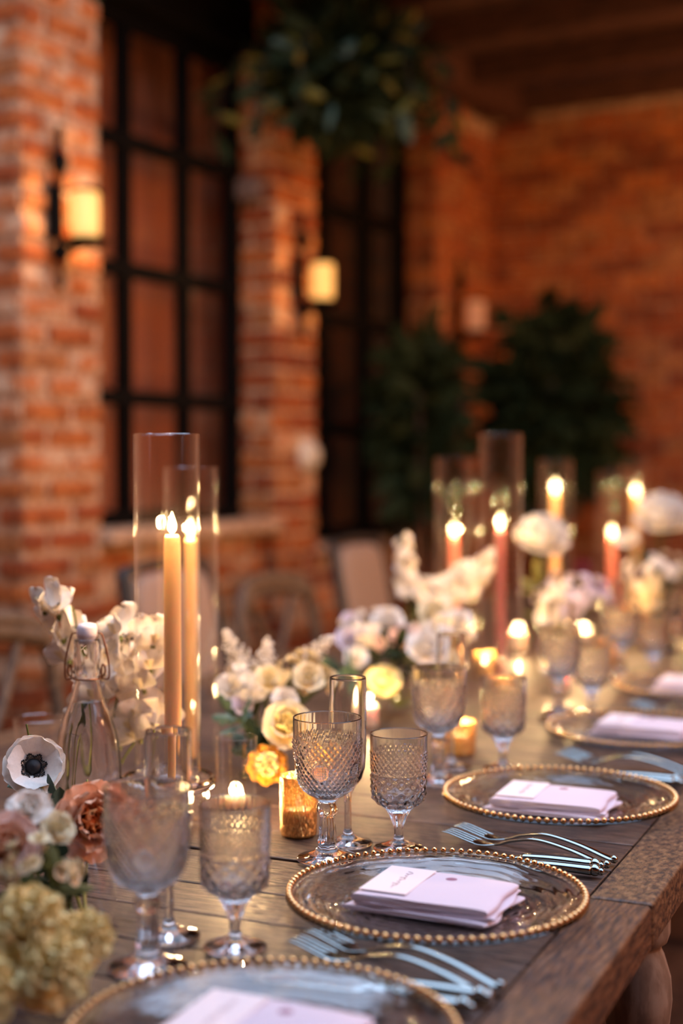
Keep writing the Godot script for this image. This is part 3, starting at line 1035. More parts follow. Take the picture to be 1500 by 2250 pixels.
func votive(label: String, tea: String, at: Vector3, r: float, h: float, m: String, fill: String, flame_y: float, energy := 0.05) -> void:
	var v := thing("votive_holder", label, "candle holder", at, 0.0, "votive holders along the table centre")
	var geo := Geo.new().lathe(v2([0.0, 0.0, r * 0.9, 0.0, r * 0.96, 0.003, r, h, r - 0.001, h + 0.001, r - 0.002, h, r * 0.93 - 0.002, 0.005, 0.0, 0.005]), 40, (func(a, y, rr, kk): return (0.0008 * sin(a * 14.0 + y * 200.0) if m == "mercury_glass" and rr > 0.01 else 0.0)))
	part("glass_body", geo.mesh(), M[m], v)
	var w := r * 0.72
	var c := thing("tealight", "lit tealight " + tea, "candle", at + Vector3(0, 0.0055, 0), 0.0, "lit tealights in the votive holders")
	part("wax", Geo.new().lathe(v2([0.0, 0.0, w, 0.0, w, flame_y - 0.002, w * 0.9, flame_y, 0.0, flame_y - 0.001]), 28).mesh(), M[fill], c)
	flame(c, Vector3(0, flame_y - 0.002, 0), 0.021, energy)


func candles() -> void:
	var y := T + 0.0006
	hurricane(1, "tall clear glass hurricane on a glass stand, nearest the camera", "thick peach taper candle burning in the nearest hurricane", Vector3(-0.468, y, -0.200), 0.482, 0.0455, 0.344, 0.0120, "wax_peach", 0.031, true)
	hurricane(2, "tall clear hurricane half hidden behind the nearest one", "peach taper candle partly hidden behind the nearest candle", Vector3(-0.664, y, -0.603), 0.492, 0.046, 0.372, 0.0105, "wax_peach", 0.034, false)
	hurricane(3, "tallest clear hurricane in the middle of the table, holding a mauve candle", "slim mauve taper candle in the tallest middle hurricane", Vector3(-0.378, y, -1.42), 0.560, 0.046, 0.355, 0.0115, "wax_mauve", 0.036, false)
	hurricane(4, "clear hurricane left of the tallest middle one, before the dark window", "coral taper candle left of the tallest middle hurricane", Vector3(-0.585, y, -1.711), 0.509, 0.046, 0.320, 0.0115, "wax_rose", 0.036, false)
	hurricane(5, "clear hurricane behind the large white peony", "pale taper candle burning behind the large white peony", Vector3(-0.492, y, -2.267), 0.504, 0.046, 0.415, 0.0125, "wax_peach", 0.036, false)
	hurricane(6, "clear hurricane between the two white peonies", "coral taper candle burning between the two white peonies", Vector3(-0.410, y, -2.577), 0.471, 0.046, 0.280, 0.0120, "wax_rose", 0.036, false)
	hurricane(7, "farthest clear hurricane, above the right-hand peony", "pale taper candle in the farthest hurricane", Vector3(-0.500, y, -3.304), 0.505, 0.046, 0.385, 0.0125, "wax_peach", 0.036, false)
	votive("tall clear cylinder votive right of the nearest hurricane", "at the bottom of the tall clear cylinder votive", Vector3(-0.400, y, -0.272), 0.0295, 0.114, "clear_glass", "wax_white", 0.014, 0.06)
	votive("gold mercury glass votive behind the sharp goblet", "in the gold votive behind the sharp goblet", Vector3(-0.280, y, -0.225), 0.0255, 0.080, "mercury_glass", "wax_white", 0.030, 0.06)
	votive("small glowing votive between the third place's goblet and wine glass", "in the votive between the third place's goblet and wine glass", Vector3(-0.255, y, -0.811), 0.027, 0.056, "mercury_glass", "wax_white", 0.026, 0.06)
	votive("clear votive glowing behind the second place's flute", "showing just above the second place's flute and wine glass", Vector3(-0.490, y, -0.955), 0.028, 0.060, "clear_glass", "wax_white", 0.040)
	votive("gold votive left of the third place's wine glass, by the mauve candle", "by the foot of the mauve candle", Vector3(-0.480, y, -1.640), 0.028, 0.055, "mercury_glass", "wax_white", 0.032)
	votive("far clear votive beneath the white peony, left one", "left of the pair beneath the large white peony", Vector3(-0.540, y, -2.085), 0.028, 0.070, "clear_glass", "wax_white", 0.050)
	votive("far clear votive beneath the white peony, right one", "right of the pair beneath the large white peony", Vector3(-0.360, y, -2.05), 0.028, 0.085, "clear_glass", "wax_white", 0.065)
	votive("gold votive behind the fifth place's glasses", "behind the glasses of the fifth place", Vector3(-0.270, y, -1.95), 0.028, 0.060, "mercury_glass", "wax_white", 0.035)
	votive("small gold votive left of the fourth place's goblet", "left of the fourth place's goblet", Vector3(-0.30, y, -1.20), 0.026, 0.055, "mercury_glass", "wax_white", 0.032)
	votive("small clear votive right of the mauve candle's foot", "right of the mauve candle's foot", Vector3(-0.265, y, -1.50), 0.026, 0.060, "clear_glass", "wax_white", 0.035)
	votive("small clear votive behind the sixth place's glasses", "behind the sixth place's glasses", Vector3(-0.25, y, -2.62), 0.027, 0.070, "clear_glass", "wax_white", 0.045)
	votive("gold votive before the right-hand peony", "in the votive before the right-hand peony", Vector3(-0.30, y, -2.42), 0.028, 0.075, "mercury_glass", "wax_white", 0.045)


# ==================================================================== bottle
func bottle() -> void:
	var b := thing("swing_top_bottle", "clear swing-top bottle of water with a white stopper, at the left", "bottle", Vector3(-0.566, T + 0.0006, -0.150))
	var outer := finer(v2([0.0, 0.003, 0.030, 0.0, 0.041, 0.001, 0.0445, 0.006, 0.0455, 0.02, 0.0455, 0.07, 0.0445, 0.095, 0.0405, 0.125, 0.032, 0.152, 0.022, 0.178, 0.0165, 0.200, 0.0158, 0.206, 0.0185, 0.209, 0.0195, 0.214, 0.0172, 0.2185, 0.0172, 0.226, 0.0185, 0.2315, 0.0188, 0.244, 0.0178, 0.256]), 3, 0.02, 0.2)
	var inner := v2([0.0165, 0.2585, 0.0140, 0.2585, 0.0125, 0.256, 0.0120, 0.21, 0.0130, 0.200, 0.0185, 0.178, 0.0285, 0.152, 0.0370, 0.125, 0.0412, 0.095, 0.0424, 0.07, 0.0424, 0.02, 0.0405, 0.0085, 0.028, 0.006, 0.0, 0.0085])
	var cut := outer.size()
	part("glass_body", Geo.new().lathe(outer + inner, 72, func(a, y, r, k): return (0.0008 * cos(a * 9.0) * smoothstep(0.03, 0.06, y) * (1.0 - smoothstep(0.13, 0.16, y)) + (0.0004 * sin(a * 7.0 + y * 900.0) if y > 0.205 else 0.0)) if k < cut and r > 0.001 else 0.0).mesh(), M["crystal"], b)
	part("water", Geo.new().lathe(v2([0.0, 0.0092, 0.028, 0.0068, 0.0398, 0.0093, 0.0418, 0.0205, 0.0418, 0.07, 0.0406, 0.095, 0.0364, 0.125, 0.0279, 0.152, 0.0200, 0.172, 0.0194, 0.1725, 0.0, 0.1722]), 64).mesh(), M["water"], b)
	part("stopper", Geo.new().lathe(v2([0.0, 0.252, 0.0108, 0.252, 0.0115, 0.2595, 0.0135, 0.261, 0.0145, 0.266, 0.0140, 0.274, 0.0115, 0.279, 0.005, 0.2805, 0.0, 0.2805]), 28).mesh(), M["porcelain"], b)
	var wr := Geo.new()
	var ring := []
	for k in 24:
		var a := TAU * k / 24.0
		ring.append(Vector3(cos(a) * 0.0200, 0.2045, sin(a) * 0.0200))
	wr.tube(ring, 0.0013, 6, true)
	var bx := Basis(Vector3.UP, deg_to_rad(24))
	for s in [-1, 1]:
		wr.tube(curve([bx * Vector3(s * 0.0200, 0.2045, 0), bx * Vector3(s * 0.029, 0.2035, 0), bx * Vector3(s * 0.0305, 0.215, 0.001), bx * Vector3(s * 0.029, 0.232, 0.002), bx * Vector3(s * 0.0215, 0.262, 0.001), bx * Vector3(s * 0.0165, 0.2665, 0), bx * Vector3(s * 0.012, 0.2665, 0)], 28), 0.0013, 6)
		wr.tube(curve([bx * Vector3(s * 0.0200, 0.2045, 0.004), bx * Vector3(s * 0.026, 0.214, 0.006), bx * Vector3(s * 0.0235, 0.224, 0.006), bx * Vector3(s * 0.0205, 0.219, 0.005), bx * Vector3(s * 0.0205, 0.207, 0.004)], 18), 0.0012, 6)
	part("wire_bail", wr.mesh(), M["copper_wire"], b)


# ==================================================================== flowers
# a petal grows from the origin up +y and opens towards +z; open is its first angle from the axis, curl what it turns by at its tip
func petal_geo(w: float, l: float, open: float, curl: float, cup: float, ruf: float, seed_: int, notch := 0.0, nu := 10, nv := 11) -> Geo:
	var py := [0.0]
	var pz := [0.0]
	var steps := 24
	for k in steps:
		var th := open + curl * (k + 0.5) / steps
		py.append(py[k] + cos(th) * l / steps)
		pz.append(pz[k] + sin(th) * l / steps)
	var f := func(u: float, v: float) -> Vector3:
		var vv := v * 0.985
		var shape := lerpf(0.22, 1.0, smoothstep(0.0, 0.6, vv)) * sqrt(maxf(0.02, 1.0 - pow(maxf(0.0, (vv - 0.55) / 0.46), 2.4)))
		var s := (u - 0.5) * 2.0
		var back := 1.0 - notch * pow(1.0 - absf(s), 2.0) * smoothstep(0.6, 1.0, vv) - 0.10 * s * s * smoothstep(0.5, 1.0, vv)
		var t := vv * back * steps
		var k := mini(int(t), steps - 1)
		var yy: float = lerpf(py[k], py[k + 1], t - k)
		var zz: float = lerpf(pz[k], pz[k + 1], t - k)
		var th := open + curl * vv
		var x := s * w / 2 * shape
		var inw := cup * w * 0.5 * s * s * shape + ruf * l * vv * vv * (sin(s * 5.0 + seed_ * 1.7) * 0.6 + 0.4 * sin(s * 9.0 + seed_ * 2.9 + vv * 4.0))
		return Vector3(x, yy + inw * sin(th), zz - inw * cos(th))
	return Geo.new().grid(nu, nv, f)


func petal(w: float, l: float, open: float, curl: float, cup: float, ruf: float, seed_: int, notch := 0.0) -> ArrayMesh:
	return mesh_of("p%.4f_%.4f_%.2f_%.2f_%.2f_%.3f_%d_%.2f" % [w, l, open, curl, cup, ruf, seed_, notch], func(): return petal_geo(w, l, open, curl, cup, ruf, seed_, notch))


# rings: [count, width, length, open, curl, cup, ruffle, radius, height, material]
func bloom(parent: Node3D, head: Transform3D, rings: Array, size: float) -> void:
	var off := 0.0
	for r in rings:
		var n: int = r[0]
		for k in n:
			var a := TAU * k / n + off + rng.randf_range(-0.12, 0.12)
			var b := Basis(Vector3.UP, a) * Basis(Vector3.RIGHT, rng.randf_range(-0.07, 0.07))
			var at: Vector3 = Basis(Vector3.UP, a) * Vector3(0, r[8] * size, r[7] * size)
			part("petal", petal(r[1] * size, r[2] * size, r[3], r[4], r[5], r[6], k % 3, 0.06), M[r[9]], parent, head * Transform3D(b, at))
		off += TAU / n * 0.5 + 0.2


func stem(parent: Node3D, a: Vector3, b: Vector3, r: float, m := "stem_green", bend := Vector3.ZERO) -> void:
	part("stem", Geo.new().tube(curve([a, a.lerp(b, 0.35) + bend * 0.7, a.lerp(b, 0.7) + bend, b], 12), r, 7).mesh(), M[m], parent)


func leaf_mesh(l: float, w: float, lobes: int, droop: float) -> ArrayMesh:
	return mesh_of("leaf%.3f_%.3f_%d_%.2f" % [l, w, lobes, droop], func():
		return Geo.new().grid(6, 12 if lobes == 0 else 24, func(u, v):
			var s: float = (u - 0.5) * 2.0
			var sh: float = pow(sin(PI * clampf(v * 0.96 + 0.03, 0.0, 1.0)), 0.8)
			if lobes > 0:
				sh *= 0.55 + 0.45 * absf(sin(v * PI * lobes))
			return Vector3(s * w / 2 * sh, l * v * cos(droop * v * 0.5), 0.25 * w * absf(s) * sh + l * v * sin(droop * v * 0.5))))


const ROSE := [[6, 0.62, 0.56, 0.55, 0.85, 0.15, 0.03, 0.05, 0.0], [6, 0.56, 0.50, 0.35, 0.45, 0.25, 0.03, 0.05, 0.05], [5, 0.48, 0.44, 0.18, 0.0, 0.35, 0.02, 0.05, 0.09], [5, 0.36, 0.40, 0.05, -0.5, 0.5, 0.02, 0.04, 0.11], [3, 0.24, 0.36, -0.1, -0.7, 0.6, 0.0, 0.03, 0.12]]
const RANUNCULUS := [[7, 0.50, 0.50, 0.7, 0.7, 0.15, 0.06, 0.04, 0.0], [7, 0.46, 0.50, 0.45, 0.35, 0.2, 0.07, 0.05, 0.03], [7, 0.42, 0.48, 0.28, 0.1, 0.25, 0.07, 0.05, 0.06], [6, 0.36, 0.44, 0.14, -0.2, 0.3, 0.06, 0.05, 0.08], [5, 0.28, 0.38, 0.05, -0.4, 0.4, 0.05, 0.04, 0.09], [4, 0.2, 0.32, 0.0, -0.5, 0.5, 0.04, 0.02, 0.1]]
const PEONY := [[8, 0.48, 0.50, 0.95, 0.15, 0.25, 0.07, 0.05, 0.0], [9, 0.44, 0.54, 0.70, 0.0, 0.3, 0.09, 0.06, 0.03], [9, 0.38, 0.58, 0.46, -0.05, 0.3, 0.11, 0.06, 0.04], [8, 0.34, 0.60, 0.26, -0.1, 0.3, 0.12, 0.05, 0.05], [7, 0.28, 0.60, 0.08, 0.0, 0.35, 0.12, 0.03, 0.05]]
const ANEMONE := [[4, 0.62, 0.52, 0.95, 0.25, 0.12, 0.03, 0.03, 0.0], [4, 0.58, 0.50, 0.80, 0.15, 0.14, 0.03, 0.03, 0.015]]
const CARNATION := [[9, 0.36, 0.48, 0.95, 0.5, 0.1, 0.10, 0.05, 0.0], [9, 0.34, 0.48, 0.65, 0.35, 0.1, 0.12, 0.05, 0.04], [8, 0.32, 0.48, 0.40, 0.2, 0.1, 0.13, 0.05, 0.06], [7, 0.28, 0.47, 0.2, 0.1, 0.1, 0.13, 0.04, 0.07], [5, 0.22, 0.46, 0.05, 0.05, 0.1, 0.12, 0.02, 0.08]]
const SMALL := [[6, 0.5, 0.5, 0.8, 0.5, 0.15, 0.06, 0.03, 0.0], [5, 0.42, 0.44, 0.45, 0.2, 0.2, 0.07, 0.03, 0.03], [4, 0.3, 0.36, 0.15, 0.0, 0.3, 0.06, 0.02, 0.05]]


func flower(called: String, rings: Array, mats: Array, label: String, category: String, group: String, root: Vector3, head: Vector3, face: Vector3, size: float, stem_m := "stem_green") -> Node3D:
	var t := thing(called, label, category, root, 0.0, group)
	var hp := head - root
	var b := toward(face, rng.randf() * TAU)
	var neck := hp - b.y * size * 0.12
	stem(t, Vector3.ZERO, neck, 0.0022, stem_m, Vector3(0, 0.02, 0) - b.y * 0.02)
	var rr := []
	for k in rings.size():
		var c: Array = rings[k].duplicate()
		c.append(mats[mini(k, mats.size() - 1)])
		rr.append(c)
	bloom(t, Transform3D(b, hp), rr, size)
	for k in 5:
		part("sepal", petal(size * 0.16, size * 0.26, 1.15, 0.3, 0.2, 0.0, 0), M["leaf_green"], t, Transform3D(b * Basis(Vector3.UP, TAU * k / 5.0), hp - b.y * size * 0.05))
	return t


func anemone(label: String, root: Vector3, head: Vector3, face: Vector3, size: float) -> void:
	var t := flower("anemone", ANEMONE, ["petal_white"], label, "flower", "", root, head, face, size, "stem_yellow")
	var b := toward(face)
	var hp := head - root
	part("dark_center", Geo.new().ball(Vector3.ZERO, size * 0.125, 18, 10, 0.7).mesh(), M["anemone_black"], t, Transform3D(b, hp + b.y * size * 0.10))
	var g := Geo.new()
	for k in 46:
		var a := TAU * k / 46.0
		var r := size * (0.165 + 0.025 * sin(k * 5.3))
		g.tube([Vector3(cos(a) * size * 0.06, size * 0.02, sin(a) * size * 0.06), Vector3(cos(a) * r, size * 0.075, sin(a) * r)], size * 0.005, 4)
		g.ball(Vector3(cos(a) * r, size * 0.08, sin(a) * r), size * 0.017, 5, 4)
	part("stamens", g.mesh(), M["anemone_black"], t, Transform3D(b, hp + b.y * size * 0.075)).set_meta("kind", "stuff")
	# the feathery collar below the bloom
	for k in 9:
		part("collar_leaf", leaf_mesh(0.035, 0.016, 3, 0.4), M["leaf_grey"], t, Transform3D(toward(b.y, TAU * k / 9.0) * Basis(Vector3.RIGHT, 1.1), hp - b.y * 0.045))


func sweet_pea(label: String, root: Vector3, spine: Array, spots: Array, group: String) -> void:
	var t := thing("sweet_pea", label, "flower", root, 0.0, group)
	var pts := []
	for p in spine:
		pts.append(p - root)
	part("stem", Geo.new().tube(curve(pts, 24), 0.0016, 7).mesh(), M["stem_green"], t)
	for s in spots:
		# [where along the stem, offset, facing, size]
		var w: float = s[0] * (pts.size() - 1)
		var k := mini(int(w), pts.size() - 2)
		var at: Vector3 = pts[k].lerp(pts[k + 1], w - k)
		var tip: Vector3 = at + s[1]
		var b := toward((s[2] as Vector3) + Vector3(0, 0.25, 0), rng.randf_range(-0.5, 0.5))
		# y faces out; the banner stands up behind the wings
		var fr := Basis(b.x, Vector3.UP.slide(b.y).normalized(), b.y)
		fr.x = fr.y.cross(fr.z)
		var z: float = s[3] * 1.65
		fr = fr * Basis(Vector3.FORWARD, rng.randf_range(-0.45, 0.45))
		var bl := part("blossom", petal(z * 1.25, z * 0.92, -0.35, 1.05, -0.10, 0.13, rng.randi() % 3, 0.22), M["petal_white"], t, Transform3D(fr, tip))
		part("blossom", petal(z * 1.1, z * 0.8, -0.75, 0.8, -0.12, 0.15, rng.randi() % 3, 0.25), M["petal_white"], t, Transform3D(fr, tip - fr.z * z * 0.1))
		for e in [-1, 1]:
			part("wing", petal(z * 0.62, z * 0.62, 0.9, -0.5, 0.35, 0.08, 1 + e), M["petal_white"], bl, Transform3D(Basis(Vector3.FORWARD, e * 0.9), Vector3(0, 0, z * 0.05)))
		part("keel", petal(z * 0.3, z * 0.42, 1.2, -0.4, 0.8, 0.0, 0), M["petal_cream"], bl, Transform3D(Basis.IDENTITY, Vector3(0, -z * 0.03, z * 0.03)))
		part("calyx", Geo.new().add(Geo.new().ball(Vector3.ZERO, z * 0.07, 8, 6, 1.4), Transform3D(Basis.IDENTITY, Vector3(0, -z * 0.06, -z * 0.05))).mesh(), M["stem_green"], bl)
		part("stalk", Geo.new().tube(curve([at, at.lerp(tip, 0.6) + Vector3(0, 0.006, 0), tip - fr.z * z * 0.1 - fr.y * z * 0.06], 8), 0.0011, 5).mesh(), M["stem_green"], t)


func plume(label: String, root: Vector3, neck: Vector3, tip: Vector3, wide: float, group: String, m := "petal_white") -> void:
	var t := thing("astilbe", label, "flower", root, 0.0, group)
	var a := neck - root
	var b := tip - root
	stem(t, Vector3.ZERO, a, 0.002)
	part("plume_stem", Geo.new().tube([a, a.lerp(b, 0.5), b], [0.0018, 0.0012, 0.0005], 6).mesh(), M["stem_yellow"], t)
	var g := Geo.new()
	var dot := Geo.new().grid(5, 3, func(u, v):
		var e: float = PI * (v - 0.5) * 0.99
		return Vector3(cos(-TAU * u) * cos(e), sin(e), sin(-TAU * u) * cos(e)) * 0.0024, true)
	var fr := toward(b - a)
	for k in 30:
		var w := 0.03 + 0.95 * k / 30.0
		var from := a.lerp(b, w)
		var reach := wide * (1.0 - w) + 0.006
		var dir := (fr * Basis(Vector3.UP, k * 2.4)) * Vector3(0, 0.8, 0.75)
		for j in 7:
			var p := from + dir.normalized() * reach * (j + 1) / 7.0 + Vector3(rng.randf_range(-1, 1), rng.randf_range(-1, 1), rng.randf_range(-1, 1)) * 0.003
			g.add(dot, Transform3D(Basis.IDENTITY.scaled(Vector3.ONE * rng.randf_range(0.6, 1.3)), p))
	part("florets", g.mesh(), M[m], t).set_meta("kind", "stuff")


func spire(label: String, root: Vector3, neck: Vector3, tip: Vector3, size: float, m: String, group: String, n := 14) -> void:
	var t := thing("stock_spire", label, "flower", root, 0.0, group)
	var a := neck - root
	var b := tip - root
	stem(t, Vector3.ZERO, a, 0.0025)
	part("spire_stem", Geo.new().tube([a, a.lerp(b, 0.5), b], 0.0018, 6).mesh(), M["stem_green"], t)
	var fr := toward(b - a)
	var fm := mesh_of("floret" + str(size), func():
		var g := Geo.new()
		for r in [[6, 0.9, 0.5], [5, 0.45, 0.2]]:
			for k in r[0]:
				g.add(petal_geo(size * 0.55, size * 0.55, r[1], r[2], 0.15, 0.1, k % 3, 0.1, 4, 5), Transform3D(Basis(Vector3.UP, TAU * k / r[0] + r[1]), Vector3.ZERO))
		return g)
	for k in n:
		var w := (k + 0.3) / n
		var d := (fr * Basis(Vector3.UP, k * 2.4)) * Vector3(0, 0.35, 1)
		part("floret", fm, M[m], t, Transform3D(toward(d, k * 1.3).scaled(Vector3.ONE * lerpf(1.1, 0.6, w)), a.lerp(b, w) + d * size * 0.2))


func spray(label: String, root: Vector3, neck: Vector3, c: Vector3, rad: Vector3, n: int, size: float, m: String) -> void:
	var t := thing("filler_flowers", label, "flowers", root, 0.0, "sprays of small filler flowers")
	var a := neck - root
	var cc := c - root
	stem(t, Vector3.ZERO, a, 0.0018)
	var one := Geo.new()
	for k in 5:
		one.add(petal_geo(size * 0.55, size * 0.52, 0.95, 0.35, 0.15, 0.08, k % 3, 0.1, 3, 4), Transform3D(Basis(Vector3.UP, TAU * k / 5), Vector3.ZERO))
	for k in 4:
		one.add(petal_geo(size * 0.4, size * 0.42, 0.4, 0.2, 0.2, 0.1, k % 3, 0.1, 3, 4), Transform3D(Basis(Vector3.UP, TAU * k / 4 + 0.4), Vector3(0, size * 0.05, 0)))
	var g := Geo.new()
	var tw := Geo.new()
	for k in n:
		var d := Vector3(rng.randfn(), absf(rng.randfn()) * 0.9 - 0.15, rng.randfn()).normalized()
		var p := cc + d * rad * rng.randf_range(0.7, 1.1)
		g.add(one, Transform3D(toward(d, rng.randf() * TAU).scaled(Vector3.ONE * rng.randf_range(0.7, 1.25)), p))
		tw.tube([a, a.lerp(p, 0.5) + Vector3(0, 0.004, 0), p], 0.0007, 4)
	part("twigs", tw.mesh(), M["stem_green"], t)
	part("florets", g.mesh(), M[m], t).set_meta("kind", "stuff")


func sprig(label: String, root: Vector3, spine: Array, l: float, w: float, n: int, m: String, lobes := 0, group := "") -> void:
	var t := thing("leaf_sprig", label, "foliage", root, 0.0, group)
	var pts := []
	for p in spine:
		pts.append(p - root)
	var c := curve(pts, 16)
	part("stem", Geo.new().tube(c, 0.0013, 6).mesh(), M["stem_green"], t)
	for k in n:
		var i := 4 + int(12.0 * k / n)
		var d: Vector3 = (c[mini(i + 1, 16)] - c[i - 1]).normalized()
		var b := toward(d, k * 2.4)
		part("leaf", leaf_mesh(l, w, lobes, 0.5), M[m], t, Transform3D(b * Basis(Vector3.RIGHT, 0.8 if k < n - 1 else 0.1), c[i]))


func vase(label: String, at: Vector3, r: float, h: float) -> void:
	var v := thing("bud_vase", label, "vase", at, 0.0, "clear glass bud vases")
	part("glass_body", Geo.new().lathe(v2([0.0, 0.0, r * 0.8, 0.0, r * 0.95, 0.006, r, h * 0.3, r * 0.9, h * 0.55, r * 0.62, h * 0.85, r * 0.7, h, r * 0.66, h + 0.001, r * 0.57, h * 0.86, r * 0.84, h * 0.55, r * 0.93, h * 0.3, r * 0.88, 0.009, 0.0, 0.008]), 40).mesh(), M["clear_glass"], v)


func flowers() -> void:
	var y := T + 0.0006
	var lo := T + 0.011
	# ---- front left cluster
	var A := Vector3(-0.335, lo, 0.200)
	vase("clear bud vase of yellow stems at the front left", Vector3(-0.335, y, 0.200), 0.036, 0.088)
	vase("clear bud vase hidden under the yellow carnations", Vector3(-0.285, y, 0.395), 0.034, 0.075)
	var B := Vector3(-0.285, lo, 0.395)
	anemone("white anemone with a black centre, facing the camera", A + Vector3(-0.01, 0, -0.01), Vector3(-0.512, 0.884, 0.048), Vector3(0.62, 0.42, 0.75), 0.084)
	flower("garden_rose", RANUNCULUS, ["petal_peach", "petal_peach", "petal_peach", "petal_apricot", "petal_apricot", "petal_apricot"], "ruffled peach rose right of the anemone", "flower", "", A + Vector3(0.005, 0, 0.003), Vector3(-0.378, 0.848, 0.128), Vector3(0.70, 0.30, 0.62), 0.108, "stem_yellow")
	flower("garden_rose", ROSE, ["petal_blush", "petal_blush", "petal_peach"], "blush pink rose at the left edge below the anemone", "flower", "", B + Vector3(-0.005, 0, -0.005), Vector3(-0.318, 0.880, 0.355), Vector3(0.5, 0.5, 0.7), 0.075)
	flower("white_blossom", SMALL, ["petal_white"], "small soft white blossom above the blush rose", "flower", "", B + Vector3(-0.008, 0, -0.008), Vector3(-0.322, 0.906, 0.312), Vector3(0.3, 0.8, 0.5), 0.055)
	flower("white_blossom", SMALL, ["petal_cream"], "small cream blossom right of the blush rose", "flower", "", B + Vector3(0.002, 0, -0.010), Vector3(-0.298, 0.890, 0.305), Vector3(0.7, 0.6, 0.3), 0.045)
	var ys := [[Vector3(-0.236, 0.838, 0.436), 0.085, "topmost yellow carnation at the lower left corner"], [Vector3(-0.203, 0.806, 0.446), 0.082, "yellow carnation lowest at the lower left corner"], [Vector3(-0.206, 0.818, 0.390), 0.062, "smaller yellow carnation right of the others, touching the table"], [Vector3(-0.245, 0.800, 0.492), 0.08, "yellow carnation cut off by the left edge"]]
	for k in 4:
		flower("carnation", CARNATION, ["petal_yellow"], ys[k][2], "flower", "yellow carnations at the lower left", B + Vector3(0.008, 0, 0.003 * k), ys[k][0], Vector3(0.6, 0.5, 0.6), ys[k][1])
	sprig("olive two-lobed leaf sprig in front of the bottle", A + Vector3(-0.008, 0, -0.012), [A + Vector3(-0.008, 0, -0.012), Vector3(-0.40, 0.85, 0.09), Vector3(-0.437, 0.875, 0.042)], 0.032, 0.017, 2, "leaf_olive", 0)
	sprig("grey-green cut leaves behind the peach rose", A + Vector3(-0.012, 0, 0.004), [A + Vector3(-0.012, 0, 0.004), Vector3(-0.42, 0.82, 0.12), Vector3(-0.452, 0.858, 0.075)], 0.05, 0.028, 6, "leaf_grey", 4)
	sprig("dark green cut leaves under the anemone", A + Vector3(-0.016, 0, 0.006), [A + Vector3(-0.016, 0, 0.006), Vector3(-0.41, 0.80, 0.18), Vector3(-0.448, 0.835, 0.14)], 0.055, 0.03, 8, "leaf_green", 4)
	sprig("dark leaves at the left edge beneath the anemone", A + Vector3(-0.014, 0, 0.014), [A + Vector3(-0.014, 0, 0.014), Vector3(-0.42, 0.82, 0.22), Vector3(-0.448, 0.862, 0.16)], 0.05, 0.028, 8, "leaf_green", 3)
	sprig("green leaves over the clear front vase", A + Vector3(0.0, 0, 0.014), [A + Vector3(0.0, 0, 0.014), Vector3(-0.325, 0.82, 0.27), Vector3(-0.315, 0.85, 0.29)], 0.045, 0.024, 9, "leaf_green", 3)
	spray("cream filler sprays among the blush rose and yellow carnations", B + Vector3(0.004, 0, -0.010), Vector3(-0.28, 0.83, 0.36), Vector3(-0.275, 0.862, 0.362), Vector3(0.04, 0.035, 0.04), 22, 0.022, "petal_cream")
	sprig("olive green leaves above the yellow carnations", B + Vector3(0.0, 0, -0.014), [B + Vector3(0.0, 0, -0.014), Vector3(-0.27, 0.83, 0.35), Vector3(-0.255, 0.862, 0.355)], 0.04, 0.022, 9, "leaf_olive", 3)
	sprig("tiny yellow-green bud sprig above the anemone at the left edge", A + Vector3(-0.018, 0, -0.004), [A + Vector3(-0.018, 0, -0.004), Vector3(-0.50, 0.84, 0.05), Vector3(-0.535, 0.88, 0.015), Vector3(-0.548, 0.930, 0.012)], 0.014, 0.011, 5, "leaf_olive", 0)
	# ---- sweet peas round the bottle
	var C := Vector3(-0.622, lo, -0.262)
	vase("clear bud vase behind the bottle, holding the sweet peas", Vector3(-0.622, y, -0.262), 0.03, 0.09)
	var gp := "white sweet pea stems beside the bottle"
	sweet_pea("tall white sweet pea arching left behind the bottle's stopper", C + Vector3(-0.004, 0, 0.003), [C + Vector3(-0.004, 0, 0.003), Vector3(-0.640, 0.90, -0.245), Vector3(-0.640, 1.0, -0.235), Vector3(-0.640, 1.048, -0.225), Vector3(-0.652, 1.056, -0.215)], [[1.0, Vector3(-0.022, -0.006, 0.012), Vector3(-0.5, 0.1, 0.8), 0.036], [0.78, Vector3(-0.018, -0.008, 0.012), Vector3(-0.6, -0.2, 0.8), 0.037], [0.62, Vector3(-0.016, -0.016, 0.010), Vector3(-0.6, -0.1, 0.8), 0.038], [0.45, Vector3(-0.012, -0.006, 0.010), Vector3(-0.4, -0.1, 0.9), 0.037]], gp)
	sweet_pea("white sweet pea with blossoms beside the bottle's neck", C + Vector3(0.004, 0, 0.004), [C + Vector3(0.004, 0, 0.004), Vector3(-0.590, 0.90, -0.255), Vector3(-0.573, 0.97, -0.252), Vector3(-0.565, 1.008, -0.250)], [[1.0, Vector3(-0.008, 0.004, 0.010), Vector3(-0.5, 0.2, 0.8), 0.038], [0.86, Vector3(-0.018, -0.016, 0.012), Vector3(-0.7, 0.0, 0.7), 0.036], [0.66, Vector3(-0.012, -0.012, 0.012), Vector3(0.1, 0.0, 1.0), 0.038], [0.5, Vector3(-0.016, -0.012, 0.012), Vector3(-0.5, -0.1, 0.8), 0.036]], gp)
